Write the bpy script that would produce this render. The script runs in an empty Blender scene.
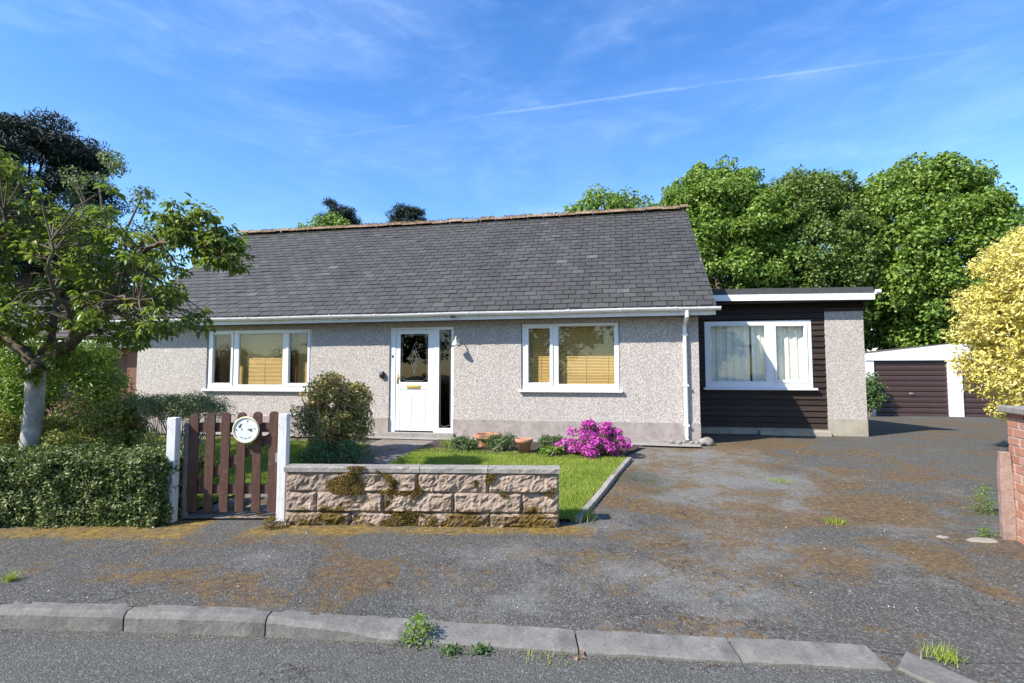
import bpy, math, random
import numpy as np
from mathutils import Vector, Matrix, noise as mnoise
random.seed(7); RNG = np.random.default_rng(11)
scene = bpy.context.scene
COL = scene.collection

# ------------------------------------------------------------------ materials
def nmat(name):
    m = bpy.data.materials.new(name); m.use_nodes = True
    nt = m.node_tree; b = nt.nodes['Principled BSDF']; return m, nt, b
def N(nt, typ, **kw):
    n = nt.nodes.new(typ)
    for k, v in kw.items():
        if k.startswith('i_'):
            key = k[2:]
            n.inputs[int(key) if key.isdigit() else key].default_value = v
        else: setattr(n, k, v)
    return n
def coords(nt): return N(nt, 'ShaderNodeTexCoord').outputs['Object']
def ramp(nt, fac, stops, interp='LINEAR'):
    r = N(nt, 'ShaderNodeValToRGB'); r.color_ramp.interpolation = interp
    cr = r.color_ramp
    while len(cr.elements) < len(stops): cr.elements.new(0.5)
    for e, (p, c) in zip(cr.elements, stops):
        e.position = p; e.color = (*c, 1) if len(c) == 3 else c
    nt.links.new(fac, r.inputs['Fac']); return r.outputs['Color']
def noise(nt, vec, scale, detail=4, rough=.55, dist=0):
    n = N(nt, 'ShaderNodeTexNoise'); n.inputs['Scale'].default_value = scale
    n.inputs['Detail'].default_value = detail; n.inputs['Roughness'].default_value = rough
    n.inputs['Distortion'].default_value = dist
    nt.links.new(vec, n.inputs['Vector']); return n.outputs['Fac']
def mix(nt, fac, a, b, mode='MIX'):
    m = N(nt, 'ShaderNodeMix', data_type='RGBA', blend_type=mode)
    for s, v in ((m.inputs[0], fac), (m.inputs[6], a), (m.inputs[7], b)):
        if isinstance(v, bpy.types.NodeSocket): nt.links.new(v, s)
        elif isinstance(v, tuple): s.default_value = (*v, 1)
        else: s.default_value = v
    return m.outputs[2]
def mth(nt, op, a, b=None, c=None, clamp=False):
    m = N(nt, 'ShaderNodeMath', operation=op); m.use_clamp = clamp
    for i, v in enumerate((a, b, c)):
        if v is None: continue
        if isinstance(v, bpy.types.NodeSocket): nt.links.new(v, m.inputs[i])
        else: m.inputs[i].default_value = v
    return m.outputs[0]
def maprange(nt, v, a, b, c=0, d=1):
    m = N(nt, 'ShaderNodeMapRange'); nt.links.new(v, m.inputs[0])
    for i, x in zip((1, 2, 3, 4), (a, b, c, d)): m.inputs[i].default_value = x
    return m.outputs[0]
def bump(nt, b, h, strength=.5, dist=.01):
    n = N(nt, 'ShaderNodeBump'); n.inputs['Strength'].default_value = strength
    n.inputs['Distance'].default_value = dist
    nt.links.new(h, n.inputs['Height']); nt.links.new(n.outputs[0], b.inputs['Normal'])
def flat(name, col, rough=.6, var=.0, scale=8, spec=.5, metal=0, dirt=None):
    m, nt, b = nmat(name); b.inputs['Roughness'].default_value = rough
    b.inputs['Specular IOR Level'].default_value = spec; b.inputs['Metallic'].default_value = metal
    v = coords(nt); f = noise(nt, v, scale, 6, .65)
    lo = tuple(c * (1 - var) for c in col); hi = tuple(min(1, c * (1 + var)) for c in col)
    c = ramp(nt, f, [(.3, lo), (.7, hi)])
    if dirt:
        f2 = noise(nt, v, scale * 2.3, 8, .7)
        c = mix(nt, maprange(nt, f2, .52, .75), c, dirt)
    nt.links.new(c, b.inputs['Base Color']); return m
def island(nt): return N(nt, 'ShaderNodeNewGeometry').outputs['Random Per Island']
def leafmat(name, cols, rough=.45, trans=.3, tcol=None, nscale=1.2, spec=.4):
    m, nt, b = nmat(name)
    v = coords(nt); r = island(nt)
    f = mth(nt, 'ADD', mth(nt, 'MULTIPLY', r, .65), mth(nt, 'MULTIPLY', noise(nt, v, nscale, 2), .5))
    n = len(cols)
    c = ramp(nt, f, [(.12 + .8 * i / (n - 1), cc) for i, cc in enumerate(cols)])
    nt.links.new(c, b.inputs['Base Color']); b.inputs['Roughness'].default_value = rough
    b.inputs['Specular IOR Level'].default_value = spec
    t = N(nt, 'ShaderNodeBsdfTranslucent'); tc = mix(nt, .6, c, tcol or (.25, .4, .04))
    nt.links.new(tc, t.inputs['Color'])
    ms = N(nt, 'ShaderNodeMixShader'); ms.inputs[0].default_value = trans
    out = nt.nodes['Material Output']
    nt.links.new(b.outputs[0], ms.inputs[1]); nt.links.new(t.outputs[0], ms.inputs[2])
    nt.links.new(ms.outputs[0], out.inputs['Surface']); return m

def mk_asphalt(name, road=False):
    m, nt, b = nmat(name); v = coords(nt); b.inputs['Roughness'].default_value = .9
    b.inputs['Specular IOR Level'].default_value = .25
    vo = N(nt, 'ShaderNodeTexVoronoi'); vo.inputs['Scale'].default_value = 95 if not road else 120; nt.links.new(v, vo.inputs['Vector'])
    vo.inputs['Randomness'].default_value = 1
    sep = N(nt, 'ShaderNodeSeparateColor'); nt.links.new(vo.outputs['Color'], sep.inputs[0])
    spk = ramp(nt, sep.outputs[0], [(0, (.036, .035, .031)), (.45, (.075, .074, .067)), (.85, (.118, .117, .108)), (1, (.25, .25, .235))])
    n1 = noise(nt, v, 1.1, 8, .62)
    n2 = noise(nt, v, 7, 6, .65)
    fine = noise(nt, v, 240, 2, .6)
    if road:
        c = mix(nt, maprange(nt, n1, .35, .7), mix(nt, .45, spk, (.088, .086, .077)), mix(nt, .45, spk, (.122, .12, .109)))
        c = mix(nt, maprange(nt, n2, .55, .72, 0, .35), c, (.045, .043, .043))
    else:
        c = mix(nt, .35, spk, (.085, .082, .072))
        c = mix(nt, maprange(nt, noise(nt, v, 14, 6, .75), .45, .7, 0, .4), c, (.046, .044, .038))
        # worn paler areas
        sx = N(nt, 'ShaderNodeSeparateXYZ'); nt.links.new(v, sx.inputs[0]); X, Y = sx.outputs[0], sx.outputs[1]
        def blob(cx, cy, rx, ry):
            a = mth(nt, 'DIVIDE', mth(nt, 'SUBTRACT', X, cx), rx); bb = mth(nt, 'DIVIDE', mth(nt, 'SUBTRACT', Y, cy), ry)
            d = mth(nt, 'ADD', mth(nt, 'MULTIPLY', a, a), mth(nt, 'MULTIPLY', bb, bb))
            return mth(nt, 'SUBTRACT', 1.0, d, clamp=True)
        def band(y0, y1, x0, x1, soft):
            f = mth(nt, 'MULTIPLY', maprange(nt, Y, y0 - soft, y0 + soft), maprange(nt, Y, y1 + soft, y1 - soft))
            return mth(nt, 'MULTIPLY', f, mth(nt, 'MULTIPLY', maprange(nt, X, x0 - soft, x0 + soft), maprange(nt, X, x1 + soft, x1 - soft)))
        nv = N(nt, 'ShaderNodeVectorMath', operation='ADD'); nt.links.new(v, nv.inputs[0]); nv.inputs[1].default_value = (13, 5, 3)
        n3 = noise(nt, nv.outputs[0], 1.7, 8, .68, .3)
        n4 = noise(nt, nv.outputs[0], .55, 4, .5)
        worn = mth(nt, 'ADD', mth(nt, 'MULTIPLY', blob(2.4, 7.2, 2.6, 3.4), .16), mth(nt, 'MULTIPLY', blob(.9, 3.9, 2.2, 1.2), .11))
        worn = mth(nt, 'ADD', worn, mth(nt, 'MULTIPLY', blob(2.6, 8.6, 1.9, 1.5), .12))
        worn = mth(nt, 'ADD', worn, mth(nt, 'MULTIPLY', blob(-1.6, 4.2, 1.0, .55), .1))
        w = maprange(nt, mth(nt, 'ADD', mth(nt, 'ADD', mth(nt, 'MULTIPLY', n1, .6), mth(nt, 'ADD', mth(nt, 'MULTIPLY', n2, .2), mth(nt, 'MULTIPLY', noise(nt, v, 19, 6, .75), .2))), worn), .56, .68)
        c = mix(nt, mth(nt, 'MULTIPLY', w, .75), c, mix(nt, .35, (.23, .228, .208), spk))
        # moss: brown orange patches, broken up finely
        brk = mth(nt, 'ADD', mth(nt, 'MULTIPLY', n2, .24), mth(nt, 'MULTIPLY', noise(nt, v, 26, 6, .85), .62))
        brk = mth(nt, 'SUBTRACT', brk, .07)
        mz = mth(nt, 'ADD', mth(nt, 'MULTIPLY', blob(2.4, 5.2, 2.9, 1.5), .09), mth(nt, 'MULTIPLY', blob(4.2, 8.0, 2.4, 3.6), .09))
        mz = mth(nt, 'ADD', mz, mth(nt, 'MULTIPLY', blob(1.2, 7.0, 1.0, 2.4), .1))
        mz = mth(nt, 'ADD', mz, mth(nt, 'MULTIPLY', blob(8, 14.5, 7, 4.5), .12))
        mz = mth(nt, 'ADD', mz, mth(nt, 'MULTIPLY', blob(-1.2, 3.8, 3.2, .45), .07))
        mz = mth(nt, 'ADD', mz, mth(nt, 'MULTIPLY', blob(3.1, 9.7, 3.2, .8), .12))
        s = mth(nt, 'ADD', mth(nt, 'ADD', mth(nt, 'MULTIPLY', n3, .9), mz), brk)
        mo = maprange(nt, s, .84, .93)
        mc = ramp(nt, noise(nt, v, 22, 6, .8), [(.3, (.035, .024, .014)), (.5, (.115, .07, .028)), (.7, (.26, .175, .06))])
        c = mix(nt, mth(nt, 'MULTIPLY', mo, .78), c, mc)
        # yellow moss under hedge and in front of the wall
        yb = mth(nt, 'MAXIMUM', band(4.58, 5.4, -12, -2.75, .16), mth(nt, 'MULTIPLY', band(4.7, 5.2, -2.5, .9, .16), .95))
        s2 = mth(nt, 'ADD', mth(nt, 'MULTIPLY', yb, .43), mth(nt, 'ADD', mth(nt, 'MULTIPLY', n3, .55), mth(nt, 'MULTIPLY', brk, .9)))
        yo = maprange(nt, s2, .88, 1.06)
        yc = ramp(nt, noise(nt, v, 18, 5, .7), [(.3, (.06, .04, .01)), (.5, (.2, .125, .02)), (.7, (.33, .24, .05))])
        c = mix(nt, mth(nt, 'MULTIPLY', yo, .85), c, yc)
        gy = maprange(nt, mth(nt, 'ADD', n4, mth(nt, 'MULTIPLY', brk, .5)), .88, .95)
        c = mix(nt, mth(nt, 'MULTIPLY', gy, .5), c, (.05, .06, .015))
        # old tar seam across the drive
    cn = N(nt, 'ShaderNodeTexNoise'); cn.inputs['Scale'].default_value = .5; cn.inputs['Detail'].default_value = 9; cn.inputs['Roughness'].default_value = .55; nt.links.new(v, cn.inputs['Vector'])
    cr = mth(nt, 'ABSOLUTE', mth(nt, 'SUBTRACT', cn.outputs['Fac'], .47))
    c = mix(nt, maprange(nt, cr, .0, .0022, .8, 0), c, (.018, .015, .012))
    nt.links.new(c, b.inputs['Base Color'])
    h = mth(nt, 'ADD', mth(nt, 'MULTIPLY', vo.outputs['Distance'], -1.0), mth(nt, 'MULTIPLY', fine, .5))
    bump(nt, b, h, .6, .008); return m

def mk_dash(name, k=1.22):
    m, nt, b = nmat(name); v = coords(nt); b.inputs['Roughness'].default_value = .85
    b.inputs['Specular IOR Level'].default_value = .3
    vo = N(nt, 'ShaderNodeTexVoronoi'); vo.inputs['Scale'].default_value = 70; nt.links.new(v, vo.inputs['Vector'])
    sep = N(nt, 'ShaderNodeSeparateColor'); nt.links.new(vo.outputs['Color'], sep.inputs[0])
    c = ramp(nt, sep.outputs[0], [(0, (.165 * k, .142 * k, .127 * k)), (.25, (.285 * k, .255 * k, .23 * k)), (.55, (.405 * k, .37 * k, .338 * k)), (.8, (.505 * k, .47 * k, .435 * k)), (1, (.645 * k, .61 * k, .57 * k))])
    c = mix(nt, maprange(nt, vo.outputs['Distance'], .45, .75, 0, .5), c, (.12, .10, .09))
    c = mix(nt, maprange(nt, noise(nt, v, 1.3, 6, .6), .42, .75, 0, .4), c, (.34, .30, .275))
    mps = N(nt, 'ShaderNodeMapping'); nt.links.new(v, mps.inputs['Vector']); mps.inputs['Scale'].default_value = (3.5, 3.5, .35)
    c = mix(nt, maprange(nt, noise(nt, mps.outputs[0], 1.5, 6, .65), .52, .75, 0, .35), c, (.25, .23, .2))
    c = mix(nt, .3, c, (.455, .42, .385))
    nt.links.new(c, b.inputs['Base Color'])
    bump(nt, b, mth(nt, 'MULTIPLY', vo.outputs['Distance'], -1.0), .6, .009); return m

def mk_slate():
    m, nt, b = nmat('slate'); v = coords(nt); r = island(nt)
    b.inputs['Roughness'].default_value = .62; b.inputs['Specular IOR Level'].default_value = .35
    c = ramp(nt, r, [(0, (.052, .051, .046)), (.35, (.059, .058, .053)), (.7, (.068, .067, .061)), (.97, (.08, .079, .072)), (.99, (.083, .082, .075)), (1, (.145, .145, .135))])
    f = noise(nt, v, .8, 5, .6)
    c = mix(nt, maprange(nt, f, .4, .7, 0, .45), c, (.055, .048, .048))
    f2 = noise(nt, v, 26, 6, .75)
    c = mix(nt, maprange(nt, f2, .55, .75, 0, .45), c, (.14, .13, .125))
    sx = N(nt, 'ShaderNodeSeparateXYZ'); nt.links.new(v, sx.inputs[0])
    st = N(nt, 'ShaderNodeMapping'); nt.links.new(v, st.inputs['Vector']); st.inputs['Scale'].default_value = (2.2, .25, .25)
    f3 = noise(nt, st.outputs[0], 1.6, 5, .6)
    c = mix(nt, maprange(nt, f3, .5, .75, 0, .5), c, (.035, .031, .034))
    nt.links.new(c, b.inputs['Base Color']); bump(nt, b, f2, .35, .01)
    return m
def mk_stone(name, base, moss=True):
    m, nt, b = nmat(name); v = coords(nt); b.inputs['Roughness'].default_value = .9; b.inputs['Specular IOR Level'].default_value = .2
    r = island(nt); f = noise(nt, v, 9, 8, .7); f2 = noise(nt, v, 45, 5, .7)
    lo = tuple(c * .62 for c in base); hi = tuple(min(.9, c * 1.35) for c in base)
    c = ramp(nt, mth(nt, 'ADD', mth(nt, 'MULTIPLY', f, .8), mth(nt, 'MULTIPLY', r, .2)), [(.3, lo), (.5, base), (.72, hi)])
    c = mix(nt, maprange(nt, f2, .52, .75, 0, .6), c, tuple(x * .4 for x in base))
    c = mix(nt, maprange(nt, noise(nt, v, 5, 6, .7, .4), .6, .72, 0, .6), c, tuple(min(.6, x * 1.7) for x in base))
    if moss:
        sx = N(nt, 'ShaderNodeSeparateXYZ'); nt.links.new(v, sx.inputs[0])
        low = maprange(nt, sx.outputs[2], .36, .0, 0, .17)
        f3 = noise(nt, v, 3.2, 7, .68, .3)
        mo = maprange(nt, mth(nt, 'ADD', mth(nt, 'ADD', mth(nt, 'MULTIPLY', f3, .75), mth(nt, 'MULTIPLY', f2, .25)), low), .585, .65)
        mc = ramp(nt, noise(nt, v, 28, 5, .7), [(.3, (.025, .018, .006)), (.5, (.09, .058, .014)), (.7, (.19, .13, .03))])
        c = mix(nt, mo, c, mc)
    c = mix(nt, maprange(nt, noise(nt, v, 2.2, 8, .7, .2), .5, .68, 0, .55), c, tuple(x * .45 for x in base))
    nt.links.new(c, b.inputs['Base Color']); bump(nt, b, mth(nt, 'ADD', f, mth(nt, 'MULTIPLY', f2, .5)), .8, .012); return m
def mk_brick(name, cols, rough=.9):
    m, nt, b = nmat(name); v = coords(nt); b.inputs['Roughness'].default_value = rough; b.inputs['Specular IOR Level'].default_value = .2
    r = island(nt); c = ramp(nt, r, [(i / (len(cols) - 1), cc) for i, cc in enumerate(cols)])
    f = noise(nt, v, 40, 6, .7); c = mix(nt, maprange(nt, f, .45, .75, 0, .55), c, (.42, .36, .33))
    c = mix(nt, maprange(nt, noise(nt, v, 12, 5, .7), .55, .75, 0, .5), c, (.10, .06, .05))
    nt.links.new(c, b.inputs['Base Color']); bump(nt, b, f, .6, .006); return m
def mk_glass(name='window_glass', tint=(.93, .94, .92), refl=1.0):
    m, nt, b = nmat(name); nt.nodes.remove(b)
    t = N(nt, 'ShaderNodeBsdfTransparent'); t.inputs[0].default_value = (*tint, 1)
    g = N(nt, 'ShaderNodeBsdfGlossy'); g.inputs['Roughness'].default_value = .015; g.inputs[0].default_value = (1, 1, 1, 1)
    lw = N(nt, 'ShaderNodeLayerWeight'); lw.inputs['Blend'].default_value = .5
    f = mth(nt, 'MULTIPLY_ADD', mth(nt, 'POWER', lw.outputs['Facing'], 4.0), .9, .085 * refl, clamp=True)
    nz = noise(nt, coords(nt), 1.5, 2); bp = N(nt, 'ShaderNodeBump'); bp.inputs['Strength'].default_value = .12; bp.inputs['Distance'].default_value = .02
    nt.links.new(nz, bp.inputs['Height']); nt.links.new(bp.outputs[0], g.inputs['Normal'])
    ms = N(nt, 'ShaderNodeMixShader'); nt.links.new(f, ms.inputs[0]); nt.links.new(t.outputs[0], ms.inputs[1]); nt.links.new(g.outputs[0], ms.inputs[2])
    nt.links.new(ms.outputs[0], nt.nodes['Material Output'].inputs['Surface']); return m
def mk_wood(name, a, bcol, rough=.75, axis=2, lichen=None):
    m, nt, b = nmat(name); v = coords(nt); b.inputs['Roughness'].default_value = rough; b.inputs['Specular IOR Level'].default_value = .3
    mp = N(nt, 'ShaderNodeMapping'); nt.links.new(v, mp.inputs['Vector'])
    s = [14, 14, 14]; s[axis] = 1.2; mp.inputs['Scale'].default_value = s
    f = noise(nt, mp.outputs[0], 4, 7, .7); r = island(nt)
    c = ramp(nt, mth(nt, 'ADD', mth(nt, 'MULTIPLY', f, .8), mth(nt, 'MULTIPLY', r, .22)), [(.3, a), (.7, bcol)])
    if lichen: c = mix(nt, maprange(nt, noise(nt, v, 16, 6, .7), .56, .7, 0, .7), c, lichen)
    nt.links.new(c, b.inputs['Base Color']); bump(nt, b, f, .5, .006); return m

M = {}
M['asphalt'] = mk_asphalt('drive_asphalt'); M['road'] = mk_asphalt('road_asphalt', True)
M['dash'] = mk_dash('pebbledash'); M['slate'] = mk_slate()
M['plinth'] = flat('plinth_render', (.30, .262, .238), .85, .22, 4, dirt=(.17, .15, .13))
M['upvc'] = flat('white_upvc', (.80, .81, .82), .3, .02, 3)
M['gutter'] = flat('gutter_white', (.74, .75, .74), .4, .05, 3, dirt=(.5, .5, .47))
M['pierbase'] = flat('pier_base_render', (.33, .30, .25), .9, .2, 4, dirt=(.30, .25, .12))
M['dark'] = flat('dark_void', (.012, .011, .01), .9)
M['room'] = flat('room_wall', (.10, .085, .07), .9, .1)
M['blind'] = flat('bamboo_blind', (.58, .385, .13), .7, .15, 30)
M['curtain'] = flat('net_curtain', (.84, .85, .76), .8, .06, 12)
M['brown_curtain'] = flat('brown_curtain', (.16, .07, .045), .85, .2, 12)
M['glass'] = mk_glass(refl=.7); M['dglass'] = mk_glass('door_glass', (.16, .17, .17), .5)
M['lead'] = flat('lead_strip', (.22, .24, .25), .4, .1, 20)
M['brass'] = flat('brass', (.62, .46, .16), .35, .1, 10, metal=.6)
M['black'] = flat('black_plastic', (.015, .015, .015), .4)
M['clad'] = mk_wood('dark_cladding', (.010, .007, .005), (.048, .031, .022), .6, axis=0)
M['felt'] = flat('roof_felt', (.05, .052, .055), .9, .25, 9, dirt=(.09, .09, .085))
M['soffit'] = flat('soffit_brown', (.09, .07, .06), .8, .2)
M['ridge'] = mk_stone('ridge_mossy_tile', (.26, .18, .12))
M['block'] = mk_stone('rockface_stone', (.295, .228, .178)); M['mortar'] = flat('mortar', (.20, .175, .15), .95, .2, 20)
M['coping'] = mk_stone('coping_stone', (.27, .25, .225))
M['kerb'] = mk_stone('kerb_concrete', (.165, .16, .145), moss=False)
M['edging'] = mk_stone('edging_concrete', (.3, .27, .24), moss=False)
M['strip'] = flat('concrete_strip', (.26, .245, .225), .9, .2, 6, dirt=(.13, .12, .1))
M['paving'] = mk_stone('path_concrete', (.20, .175, .15))
M['picket'] = mk_wood('picket_paint', (.05, .022, .016), (.125, .062, .045), .65, lichen=(.12, .10, .055))
M['oldwood'] = mk_wood('old_post', (.13, .10, .085), (.27, .23, .2), .85)
M['whitepost'] = mk_wood('white_post_paint', (.55, .55, .55), (.74, .74, .73), .6, lichen=(.4, .38, .33))
M['cream'] = flat('cream_rim', (.62, .58, .40), .5, .1, 20); M['plaque'] = flat('plaque_white', (.66, .68, .68), .35, .06, 14)
M['ink'] = flat('painted_mark', (.05, .06, .07), .5)
M['terracotta'] = flat('terracotta', (.42, .19, .11), .85, .2, 14, dirt=(.45, .33, .27))
M['soil'] = flat('soil', (.04, .028, .02), .95, .35, 14)
M['brick'] = mk_brick('pier_brick', [(.30, .115, .07), (.40, .17, .10), (.36, .19, .14), (.45, .25, .18), (.33, .13, .08)])
M['brickmortar'] = flat('brick_mortar', (.42, .38, .34), .95, .15, 20)
M['nbrick'] = mk_brick('neighbour_brick', [(.16, .075, .05), (.2, .1, .065)])
M['ntile'] = flat('neighbour_tile', (.085, .072, .068), .85, .25, 5)
M['garage_door'] = flat('garage_door_brown', (.052, .03, .026), .45, .12, 4)
M['garage_white'] = flat('garage_white', (.70, .70, .69), .6, .05, 4, dirt=(.5, .49, .46))
M['bark_pale'] = flat('bark_pale', (.33, .31, .285), .9, .4, 9, dirt=(.2, .19, .17))
M['bark'] = flat('bark_dark', (.10, .075, .05), .9, .4, 18, dirt=(.10, .12, .04))
M['twig'] = flat('twig', (.24, .19, .15), .9, .3, 18)
M['rock'] = mk_stone('pale_rock', (.26, .24, .21), moss=False)
M['lawn_base'] = flat('lawn_soil', (.15, .19, .035), .95, .35, 6)
M['far_ground'] = flat('far_ground', (.05, .06, .025), .95, .3, .5)
M['grass'] = leafmat('grass_blade', [(.13, .2, .022), (.24, .32, .04), (.38, .42, .08)], .6, .35, (.4, .55, .06), 1.4)
M['magnolia'] = leafmat('tree_leaf', [(.03, .06, .012), (.075, .125, .018), (.15, .21, .03), (.28, .26, .07)], .38, .33, (.33, .48, .05), .9)
M['hedge'] = leafmat('hedge_leaf', [(.03, .055, .012), (.075, .12, .025), (.14, .18, .045), (.27, .28, .12)], .5, .15, (.2, .3, .05), 2.2, .4)
M['syc'] = leafmat('sycamore_leaf', [(.045, .10, .015), (.10, .19, .025), (.17, .27, .04), (.23, .32, .06)], .45, .28, (.35, .5, .06), .5)
M['oak'] = leafmat('oak_leaf', [(.05, .10, .018), (.10, .17, .03), (.17, .235, .05)], .5, .25, (.3, .4, .06), .3)
M['pine'] = leafmat('pine_needle', [(.008, .018, .012), (.016, .03, .018), (.03, .045, .028)], .6, .08, (.05, .08, .03), .3)
M['feather'] = leafmat('feathery_leaf', [(.06, .09, .03), (.11, .15, .055), (.16, .2, .09)], .5, .3, (.3, .4, .1), .4)
M['gold'] = leafmat('golden_leaf', [(.38, .37, .05), (.66, .585, .14), (.86, .77, .36)], .45, .3, (.75, .65, .15), 1.0)
M['olive'] = leafmat('olive_leaf', [(.10, .14, .025), (.24, .29, .045), (.38, .38, .08), (.40, .22, .08)], .45, .25, (.3, .35, .05), 2)
M['bright'] = leafmat('bright_leaf', [(.05, .10, .015), (.11, .2, .02), (.2, .3, .04)], .45, .3, (.35, .5, .05), 2)
M['greygreen'] = leafmat('greygreen_leaf', [(.13, .17, .06), (.24, .28, .10), (.33, .34, .17)], .6, .2, (.2, .25, .06), 2)
M['photinia'] = leafmat('reddish_leaf', [(.12, .17, .035), (.26, .29, .07), (.42, .38, .13), (.50, .20, .12)], .38, .25, (.45, .35, .08), 3)
M['lowgreen'] = leafmat('ground_cover_leaf', [(.035, .08, .02), (.08, .14, .04), (.14, .2, .07)], .45, .2, (.2, .35, .05), 3)
M['magenta'] = leafmat('magenta_petal', [(.35, .02, .25), (.58, .06, .45), (.75, .16, .62)], .5, .35, (.8, .1, .6), 3)
M['mosstuft'] = leafmat('moss_tuft', [(.05, .034, .008), (.13, .085, .015), (.24, .17, .03)], .9, .1, (.3, .25, .05), 5)
M['lichen'] = leafmat('lichen_tuft', [(.14, .10, .05), (.3, .22, .12), (.46, .38, .26)], .9, .1, (.3, .25, .1), 5)
M['litter'] = leafmat('dry_leaf', [(.10, .06, .035), (.24, .15, .09), (.34, .25, .17)], .8, .1, (.4, .25, .1), 5)

# ------------------------------------------------------------------ mesh helpers
def tag(o, label=None, cat=None, group=None, kind=None):
    for k, v in (('label', label), ('category', cat), ('group', group), ('kind', kind)):
        if v: o[k] = v
    return o
def empty(name, loc, rz=0, **kw):
    o = bpy.data.objects.new(name, None); COL.objects.link(o); o.location = loc; o.rotation_euler.z = rz
    o.empty_display_size = .2
    return tag(o, **kw)
class MB:
    def __init__(s): s.v = []; s.f = []
    def add(s, vs, fs):
        k = len(s.v); s.v += [tuple(p) for p in vs]; s.f += [tuple(i + k for i in f) for f in fs]
    def box(s, x0, x1, y0, y1, z0, z1, rot=None, c=None):
        vs = [(x, y, z) for z in (z0, z1) for x, y in ((x0, y0), (x1, y0), (x1, y1), (x0, y1))]
        if rot: vs = [tuple(rot @ (Vector(p) - c) + c) for p in vs]
        s.add(vs, [(0, 3, 2, 1), (4, 5, 6, 7), (0, 1, 5, 4), (1, 2, 6, 5), (2, 3, 7, 6), (3, 0, 4, 7)])
    def quad(s, a, b, c, d): s.add([a, b, c, d], [(0, 1, 2, 3)])
    def prism(s, poly, y0, y1):      # poly in x,z extruded along y
        n = len(poly); s.add([(x, y0, z) for x, z in poly] + [(x, y1, z) for x, z in poly],
            [tuple(range(n))[::1], tuple(range(2 * n - 1, n - 1, -1))] + [(i, i + n, (i + 1) % n + n, (i + 1) % n) for i in range(n)])
    def tube(s, pts, radii, seg=8, cap=True):
        pts = [Vector(p) for p in pts]; n = len(pts)
        if not hasattr(radii, '__len__'): radii = [radii] * n
        up = Vector((.13, .21, 1)); rings = []
        k = len(s.v)
        for i, p in enumerate(pts):
            t = (pts[min(i + 1, n - 1)] - pts[max(i - 1, 0)]).normalized()
            a = t.cross(up)
            if a.length < .05: a = t.cross(Vector((1, 0, 0)))
            a.normalize(); b = t.cross(a)
            for j in range(seg):
                q = 2 * math.pi * j / seg; s.v.append(tuple(p + (a * math.cos(q) + b * math.sin(q)) * radii[i]))
        for i in range(n - 1):
            for j in range(seg):
                j2 = (j + 1) % seg; s.f.append((k + i * seg + j, k + i * seg + j2, k + (i + 1) * seg + j2, k + (i + 1) * seg + j))
        if cap:
            s.f.append(tuple(k + j for j in range(seg))[::-1]); s.f.append(tuple(k + (n - 1) * seg + j for j in range(seg)))
    def lathe(s, prof, seg=24, c=(0, 0, 0)):
        k = len(s.v)
        for r, z in prof:
            for j in range(seg):
                q = 2 * math.pi * j / seg; s.v.append((c[0] + r * math.cos(q), c[1] + r * math.sin(q), c[2] + z))
        for i in range(len(prof) - 1):
            for j in range(seg):
                j2 = (j + 1) % seg; s.f.append((k + i * seg + j, k + i * seg + j2, k + (i + 1) * seg + j2, k + (i + 1) * seg + j))
    def build(s, name, mat, parent=None, smooth=False, bevel=0, off=None, recentre=None, **kw):
        v = np.array(s.v, dtype=float).reshape(-1, 3)
        loc = (0, 0, 0)
        if off is not None: v = v + np.array(off)
        if recentre is None: recentre = parent is None
        if recentre and kw.get('kind') != 'structure':
            c = (v.min(0) + v.max(0)) / 2; c[2] = v[:, 2].min(); v = v - c; loc = tuple(c)
        me = bpy.data.meshes.new(name); me.from_pydata([tuple(p) for p in v], [], s.f); me.materials.append(mat)
        if smooth: me.polygons.foreach_set('use_smooth', [True] * len(me.polygons))
        me.update(); o = bpy.data.objects.new(name, me); COL.objects.link(o); o.location = loc
        if parent: o.parent = parent
        if bevel:
            b = o.modifiers.new('bevel', 'BEVEL'); b.width = bevel; b.segments = 2; b.limit_method = 'ANGLE'
        return tag(o, **kw)

def fast_mesh(name, V, F, mat, parent=None, loc=(0, 0, 0), **kw):
    me = bpy.data.meshes.new(name); V = np.asarray(V, dtype=np.float32); F = np.asarray(F, dtype=np.int32)
    me.vertices.add(len(V)); me.vertices.foreach_set('co', V.ravel())
    k = F.shape[1]; me.loops.add(F.size); me.loops.foreach_set('vertex_index', F.ravel())
    me.polygons.add(len(F)); me.polygons.foreach_set('loop_start', np.arange(0, F.size, k, dtype=np.int32))
    me.polygons.foreach_set('loop_total', np.full(len(F), k, dtype=np.int32))
    me.materials.append(mat); me.update(calc_edges=True)
    o = bpy.data.objects.new(name, me); COL.objects.link(o); o.location = loc
    if parent: o.parent = parent
    return tag(o, **kw)
def unit(a): return a / (np.linalg.norm(a, axis=1, keepdims=True) + 1e-9)
def leafgeo(C, D, Nn, L, W, fold=.25):
    """leaves as folded rhombi: base C, direction D, normal Nn"""
    D = unit(D); S = unit(np.cross(D, Nn)); U = np.cross(S, D)
    L = np.broadcast_to(L, len(C))[:, None]; W = np.broadcast_to(W, len(C))[:, None]
    b = C; t = C + D * L - U * L * .12; m = C + D * L * .45
    l = m + S * W * .5 + U * W * fold; r = m - S * W * .5 + U * W * fold
    V = np.stack([b, l, t, r], 1).reshape(-1, 3); i = np.arange(len(C))[:, None] * 4
    F = np.concatenate([i + [0, 2, 1], i + [0, 3, 2]], 1).reshape(-1, 3); return V, F
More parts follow.
